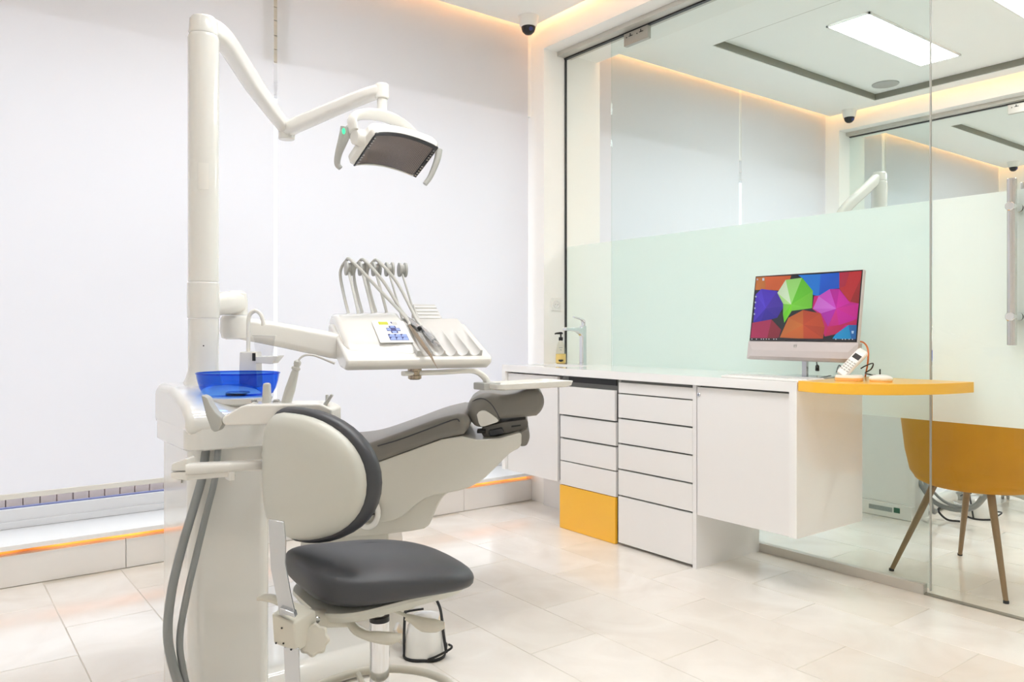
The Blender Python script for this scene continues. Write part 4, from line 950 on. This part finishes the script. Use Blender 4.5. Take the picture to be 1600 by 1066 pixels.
obj('headrest_mount', chair_prism([(752, 672), (785, 664), (823, 659), (826, 664), (826, 672), (815, 677), (790, 682), (764, 688), (754, 687), (750, 680)], TC+.08, .20, .004, 2), 'leather', pch)
hm_ = bpy.data.objects['headrest_mount']
obj('release_lever', chair_prism([(764, 676), (784, 671.5), (787, 678), (784, 681), (766, 686), (763, 682)], TC+.055, .03, .005, 3), 'leather_dark', hm_)
obj('mount_slot', chair_prism([(799, 669.5), (814, 667.5), (814, 670), (799, 672)], TC+.078, .01, 0), 'black', hm_)
obj('hinge_block', chair_prism([(744, 676), (758, 675), (758, 681), (744, 681)], TC+.066, .05, .002), 'black', hm_)

# ================================================================== DENTIST STOOL (faces +X)
sc_ = V((.93, 1.775, 0)); SR = Matrix.Rotation(math.radians(-4), 3, 'Z'); G = SR @ XD; W_ = SR @ YD
st = thing('dentist_stool', 'dark grey padded dentist stool with white back shell and levers', 'stool', sc_, 'dentist stools')
def S3(g, w_, z): return sc_+G*g+W_*w_+UP*z
def sdef(x, y, z):
    t = x/.235
    z *= (1+.45*max(0, -t)) if z < 0 and t < 0 else (1-.30*max(0, t))
    z2 = z+(.020*max(0, t)**2*-1.1 if t > 0 else 0)+.018*max(0, -t)**2-.012*(y/.19)**2*(1 if z > 0 else .2)
    y2 = y*(1-.10*max(0, -t)-.10*max(0, t)**3)
    return x, y2, z2-.012*t
b = B(); superpad(b, S3(-.005, 0, .503), G, W_, UP, .214, .187, .048, .6, .46, 56, 20, sdef); obj('seat', b, 'leather_dark', st, 60)
b = B(); rings = []
for z, s in ((.436, .80), (.441, .90), (.458, .965), (.466, .96)):
    rings.append([S3(x*s, y*s*(1-.10*max(0, -x/.23)), z+.014*x/.235) for x, y in rrect(.418, .350, .10, 8)])
loft(b, rings); pan = obj('seat_pan', b, 'stoolshell', st)
b = B(); box(b, V((-.13, -.07, .40)), V((.07, .07, .445)), .015, 3, Matrix.Translation(sc_)@SR.to_4x4()); obj('tilt_housing', b, 'stoolmetal', st)
colx = S3(-.005, 0, 0)
b = B(); cyl(b, colx+UP*.30, colx+UP*.40, .016, 24); obj('gas_piston', b, 'chrome', st)
b = B(); lathe(b, [(.0245, .10), (.0245, .372), (.022, .376)], colx, n=28); obj('column', b, 'chrome', st)
b = B(); lathe(b, [(.0252, .366), (.0252, .378), (.017, .380)], colx, n=28); obj('column_collar', b, 'black', st)
b = B(); lathe(b, [(.045, .075), (.045, .115), (.030, .135), (.026, .14)], colx, n=28); hubs = obj('base_hub', b, 'stoolmetal', st)
for i in range(5):
    a = math.radians(72*i+20); d_ = V((math.cos(a), math.sin(a), 0))
    b = B(); beam(b, [colx+d_*.03+UP*.098, colx+d_*.16+UP*.095, colx+d_*.265+UP*.075], [(.024, .018), (.021, .015), (.016, .012)], 4, .4); obj('base_leg', b, 'stoolmetal', st)
    q = colx+d_*.258; sd_ = V((-d_.y, d_.x, 0))
    b = B(); cyl(b, q+UP*.045, q+UP*.07, .008, 10)
    cyl(b, q+UP*.027+sd_*.006, q+UP*.027+sd_*.024, .027, 20); cyl(b, q+UP*.027-sd_*.024, q+UP*.027-sd_*.006, .027, 20); cyl(b, q+UP*.03-sd_*.008, q+UP*.03+sd_*.008, .012, 10); obj('caster', b, 'unit_grey', st)
b = B(); tube(b, [colx+V((.20*math.cos(a), .20*math.sin(a), .158)) for a in [2*math.pi*i/32 for i in range(32)]], .011, 10, 1, closed=True); fr_ = obj('foot_ring', b, 'stoolmetal', st)
for i in range(3):
    a = math.radians(120*i+200); b = B(); tube(b, [colx+V((.02*math.cos(a), .02*math.sin(a), .12)), colx+V((.195*math.cos(a), .195*math.sin(a), .157))], .008, 8, 1); obj('ring_spoke', b, 'stoolmetal', fr_)
# back rest: white shell outside, dark cushion inside, wrapped slightly round the sitter
BR_ = Matrix.Rotation(math.radians(21), 3, 'Z'); Gb = BR_ @ XD; Wb = BR_ @ YD
bc = P(457, 744, 1.91)
def bk_(w_, z, g):   # w_ across (+ away from the camera), z up, g forward
    return bc+Wb*w_+UP*z+Gb*(g+.28*max(0, w_+.01)+.25*w_*w_)
def outline(a, hh, n=44):
    out = []
    for i in range(n):
        th = 2*math.pi*i/n; c_, s_ = math.cos(th), math.sin(th)
        if c_ > 0: x = a*.80*abs(c_)**.5; z = hh*math.copysign(abs(s_)**.62, s_)*(1-.05*(x/(a*.80))**2)
        else: x = -a*1.24*abs(c_)**.98; z = hh*math.copysign(abs(s_)**.95, s_)
        out.append((x, z))
    return out
def pad_layers(layers, a, hh):
    b = B(); rings = []
    for g, s in layers: rings.append([bk_(x*s, z*s, g) for x, z in outline(a, hh)])
    loft(b, rings); return b
bs = obj('back_shell', pad_layers(((-.034, .55), (-.031, .80), (-.022, .94), (-.008, .995), (.004, 1.0)), .182, .152), 'stoolshell', st, 50)
obj('back_cushion', pad_layers(((.004, .985), (.007, 1.03), (.020, 1.055), (.038, 1.045), (.052, .97), (.060, .80), (.062, .5)), .186, .156), 'leather_dark', st, 60)
# support bar, clamp box, knob, levers
TB = 1.66
def w3(px, py, t=TB): return P(px, py, t)
b = B(); prism(b, [w3(419, 812), w3(443, 816), w3(446, 850), w3(445, 880), (w3(453, 925)), w3(461, 962), w3(437, 962), w3(431, 930), w3(423, 890), w3(421, 850)], FW*.008, .001, 1); obj('support_bar', b, 'satin', st)
b = B(); prism(b, [w3(443, 1012), w3(466, 1014), w3(469, 1095), w3(446, 1095)], FW*.008, .001, 1); obj('support_bar', b, 'satin', st)
bxm = Matrix.Translation(w3(450, 987, 1.69))@Matrix.Rotation(math.radians(-37+6), 4, 'Z')
b = B(); prism(b, [w3(424, 958), w3(459, 974), w3(464, 1020), w3(427, 1006)], (FW*.075+RT*.028), .004, 2); cb = obj('clamp_box', b, 'stoolmetal', st)
b = B()
for px, py in ((440.5, 981.5), (431.5, 1005), (443, 1005.5), (455, 1015)):
    q = w3(px, py, TB-.0005); n_ = (w3(459, 974)-w3(424, 958)).cross(UP).normalized(); n_ = n_ if n_.dot(FW) < 0 else -n_; cyl(b, q, q+n_*.0015, .0022, 8)
obj('screw', b, 'black', cb)
b = B(); prism(b, [w3(437, 950, 1.65), w3(459, 958, 1.65), w3(461, 966, 1.65), w3(436, 957, 1.65)], FW*.02, .001, 1); obj('bar_guide', b, 'satin', cb)
b = B(); beam(b, [w3(470, 968, 1.74), w3(500, 966, 1.80), w3(545, 968, 1.88)], [(.024, .018), (.024, .020), (.022, .016)], 3); obj('carrier', b, 'stoolmetal', st)
b = B(); q = w3(494, 967, 1.755); n_ = V((-.2, -.97, .05)).normalized(); cyl(b, q, q+n_*.012, .007, 16); obj('bolt', b, 'chrome', st)
b = B(); q = w3(490, 1000, 1.72); kd_ = (CAM-q).normalized(); kx = RT; ky = kd_.cross(kx).normalized(); rings = []
for l, s in ((0, .8), (.004, 1), (.022, 1), (.028, .85)):
    rings.append([q+kd_*l+(kx*math.cos(a)+ky*math.sin(a))*(.033*s*(1+.07*math.cos(8*a))) for a in [2*math.pi*i/64 for i in range(64)]])
loft(b, rings); cyl(b, q-kd_*.03, q, .014, 16); kb = obj('clamp_knob', b, 'stoolmetal', st)
b = B(); beam(b, [w3(548, 975, 1.84), w3(556, 985, 1.83), w3(572, 993, 1.82), w3(590, 996, 1.82), w3(610, 998, 1.82), w3(628, 995, 1.82)], [(.010, .008), (.011, .009), (.011, .009), (.014, .013), (.015, .014), (.008, .006)], 5, .49); obj('lever', b, 'stoolmetal', st)
b = B(); tube(b, [w3(605, 950, 1.92), w3(620, 956, 1.92), w3(638, 964, 1.92)], .0045, 8, 3); lv = obj('lever', b, 'stoolmetal', st)
b = B(); beam(b, [w3(634, 964, 1.92), w3(645, 968, 1.92), w3(662, 976, 1.92), w3(682, 978, 1.92), w3(695, 977, 1.92)], [(.008, .008), (.010, .011), (.014, .018), (.013, .016), (.006, .008)], 5, .49); obj('lever_grip', b, 'stoolmetal', lv)
b = B(); beam(b, [w3(402, 936, 1.86), w3(415, 934, 1.86), w3(432, 938, 1.86), w3(446, 948, 1.86)], [(.006, .004), (.012, .008), (.012, .009), (.008, .008)], 5, .49); obj('lever', b, 'stoolmetal', st)

# ================================================================== FOOT CONTROL
f0_ = PZ(655, 1034, 0); f0_ = V((f0_.x, f0_.y, 0))+FW*.02
fc = thing('foot_control', 'white foot control pedal with a black wire carrying hoop beside the stool', 'foot control', f0_, 'foot controls')
def fz(r, f, z): return f0_+RT*r+FW*f+UP*z
b = B(); rings = []
for z, s, sh in ((.006, 1.0, 0), (.012, 1.02, 0), (.06, .97, .004), (.098, .86, .010), (.114, .66, .014), (.118, .3, .014)):
    rings.append([fz(x*s+.012, y*s+.06+sh, z) for x, y in rrect(.135, .17, .05, 6)])
loft(b, rings); obj('pedal_cover', b, 'unit', fc)
b = B(); rings = []
for z, s in ((0, 1.03), (.006, 1.06), (.010, 1.04)): rings.append([fz(x*s+.012, y*s+.06, z) for x, y in rrect(.137, .172, .05, 6)])
loft(b, rings); obj('base_rim', b, 'rubber', fc)
b = B(); prism(b, [fz(-.055, .05, .006), fz(-.055, .12, .006), fz(-.10, .13, .075), fz(-.10, .06, .075)], RT*.012, .003, 2); obj('side_flap', b, 'unit', fc)
b = B(); tube(b, [fz(-.052, .0, .008), fz(-.055, .02, .09), fz(-.05, .04, .16), fz(-.015, .05, .212), fz(.025, .05, .212), fz(.062, .04, .16), fz(.075, .02, .09), fz(.088, 0, .02)], .0048, 8, 6); obj('carrying_hoop', b, 'rubber', fc)
b = B(); tube(b, [fz(.03, -.035, .012), fz(.06, -.03, .022), fz(.10, -.015, .038), fz(.106, .0, .042), fz(.095, .02, .04)], .004, 8, 5); obj('toe_bar', b, 'black', fc)
b = B(); tube(b, [fz(-.07, .10, .115), fz(-.05, .105, .122), fz(.0, .11, .128)], .004, 8, 4); obj('toe_bar', b, 'black', fc)

# ================================================================== YELLOW CHAIR beyond the glass
yc = V((3.75, 1.53, 0)); t = thing('tub_chair', 'mustard velvet tub chair with wooden legs behind the glass door', 'chair', yc)
legs = [PZ(1393, 892, 0), PZ(1572, 943, 0), PZ(1500, 868, 0)]
l4 = legs[1]+legs[2]-legs[0]; legs.append(l4)
for i, q in enumerate(legs):
    inn = V((yc.x+(q.x-yc.x)*.45, yc.y+(q.y-yc.y)*.45, .44)); b = B(); tube(b, [V((q.x, q.y, .004)), inn], [.0095, .017], 12, 1); lg = obj('leg', b, 'chairleg', t)
    b = B(); lathe(b, [(.011, 0), (.011, .010), (.009, .012)], V((q.x, q.y, 0)), n=12); obj('leg_tip', b, 'rubber', lg)
# shell: back towards the glass (-X), open to +X
def tub(n=40):
    b = B(); outer = []; inner = []
    for i in range(n+1):
        a = math.radians(-150+300*i/n); ca, sa = -math.cos(a), math.sin(a)
        f = (1+math.cos(a))/2
        top = .62+.20*f**1.2
        col_o = []; col_i = []
        for z, s in ((.405, .74), (.42, .86), (.46, .96), (.55, 1.03), (top-.03, 1.10), (top, 1.08)):
            col_o.append(yc+V((ca*.265*s, sa*.285*s, z)))
        for z, s in ((top, 1.00), (top-.03, .97), (.55, .90), (.50, .86)):
            col_i.append(yc+V((ca*.265*s, sa*.285*s, z)))
        outer.append(col_o+col_i)
    vr = [[b.verts.new(p) for p in r] for r in outer]
    for i in range(n):
        for j in range(len(vr[0])-1): b.faces.new((vr[i][j], vr[i+1][j], vr[i+1][j+1], vr[i][j+1]))
    b.faces.new(vr[0]); b.faces.new(vr[-1][::-1])
    return b
obj('tub_shell', tub(), 'velvet', t, 50)
b = B(); superpad(b, yc+V((.02, 0, .455)), XD, YD, UP, .25, .245, .055, .6, .75, 36, 14); obj('seat_cushion', b, 'velvet', t, 60)

# ================================================================== EQUIPMENT IN THE NEXT ROOM (same kit, same makers)
u2 = dup(unit, (3.945, -.03, 0), 'second dental unit beyond the glass, its pole cap above the frosted band', 'dental units', skip=('light_arm', 'lamp_head'))
b = B(); c2 = a0+V((3.945, -.03, 0)); beam(b, [c2, c2.lerp(PX(1318, 330, 4.35), .35), PX(1318, 330, 4.35), PX(1300, 372, 4.25)], [(.03, .03), (.026, .03), (.024, .03), (.024, .028)], 4); obj('light_arm', b, 'unit_arm', u2)
b = B(); box(b, (4.511, 2.19, 0), (4.56, 2.55, .085), .006); pb_ = obj('power_box', b, 'unit_arm', u2)
b = B(); prism(b, [(4.5105, 2.44, .035), (4.5105, 2.30, .035), (4.5105, 2.30, .062), (4.5105, 2.44, .062)], (-.001, 0, 0)); obj('rating_label', b, 'label_grey', pb_)
b = B(); prism(b, [(4.5105, 2.29, .036), (4.5105, 2.255, .036), (4.5105, 2.255, .066), (4.5105, 2.29, .066)], (-.002, 0, 0)); obj('green_socket', b, 'socket_green', pb_)
s2 = dup(st, (4.45, .26, 0), 'second dentist stool standing beyond the glass behind the mustard chair', 'dentist stools')
f2a = PZ(1535, 812, 0); f2 = dup(fc, (f2a.x-f0_.x, f2a.y-f0_.y, 0), 'second foot control on the floor beyond the glass, under the hoses', 'foot controls')
for pts, r in (([(1432, 740), (1440, 760), (1462, 786), (1495, 797), (1522, 793), (1540, 775), (1552, 755)], .013), ([(1447, 755), (1468, 778), (1490, 790), (1520, 790), (1534, 775)], .008)):
    b = B(); tube(b, [PX(x, y, 4.62) for x, y in pts], r, 12, 6); obj('suction_hose', b, 'hose', u2)
b = B(); tube(b, [PZ(1500, 815, .01), PZ(1480, 812, .01), PX(1467, 800, 4.70), PX(1470, 793, 4.72), PX(1490, 795, 4.75)], .006, 8, 6); obj('pedal_cable', b, 'rubber', f2)
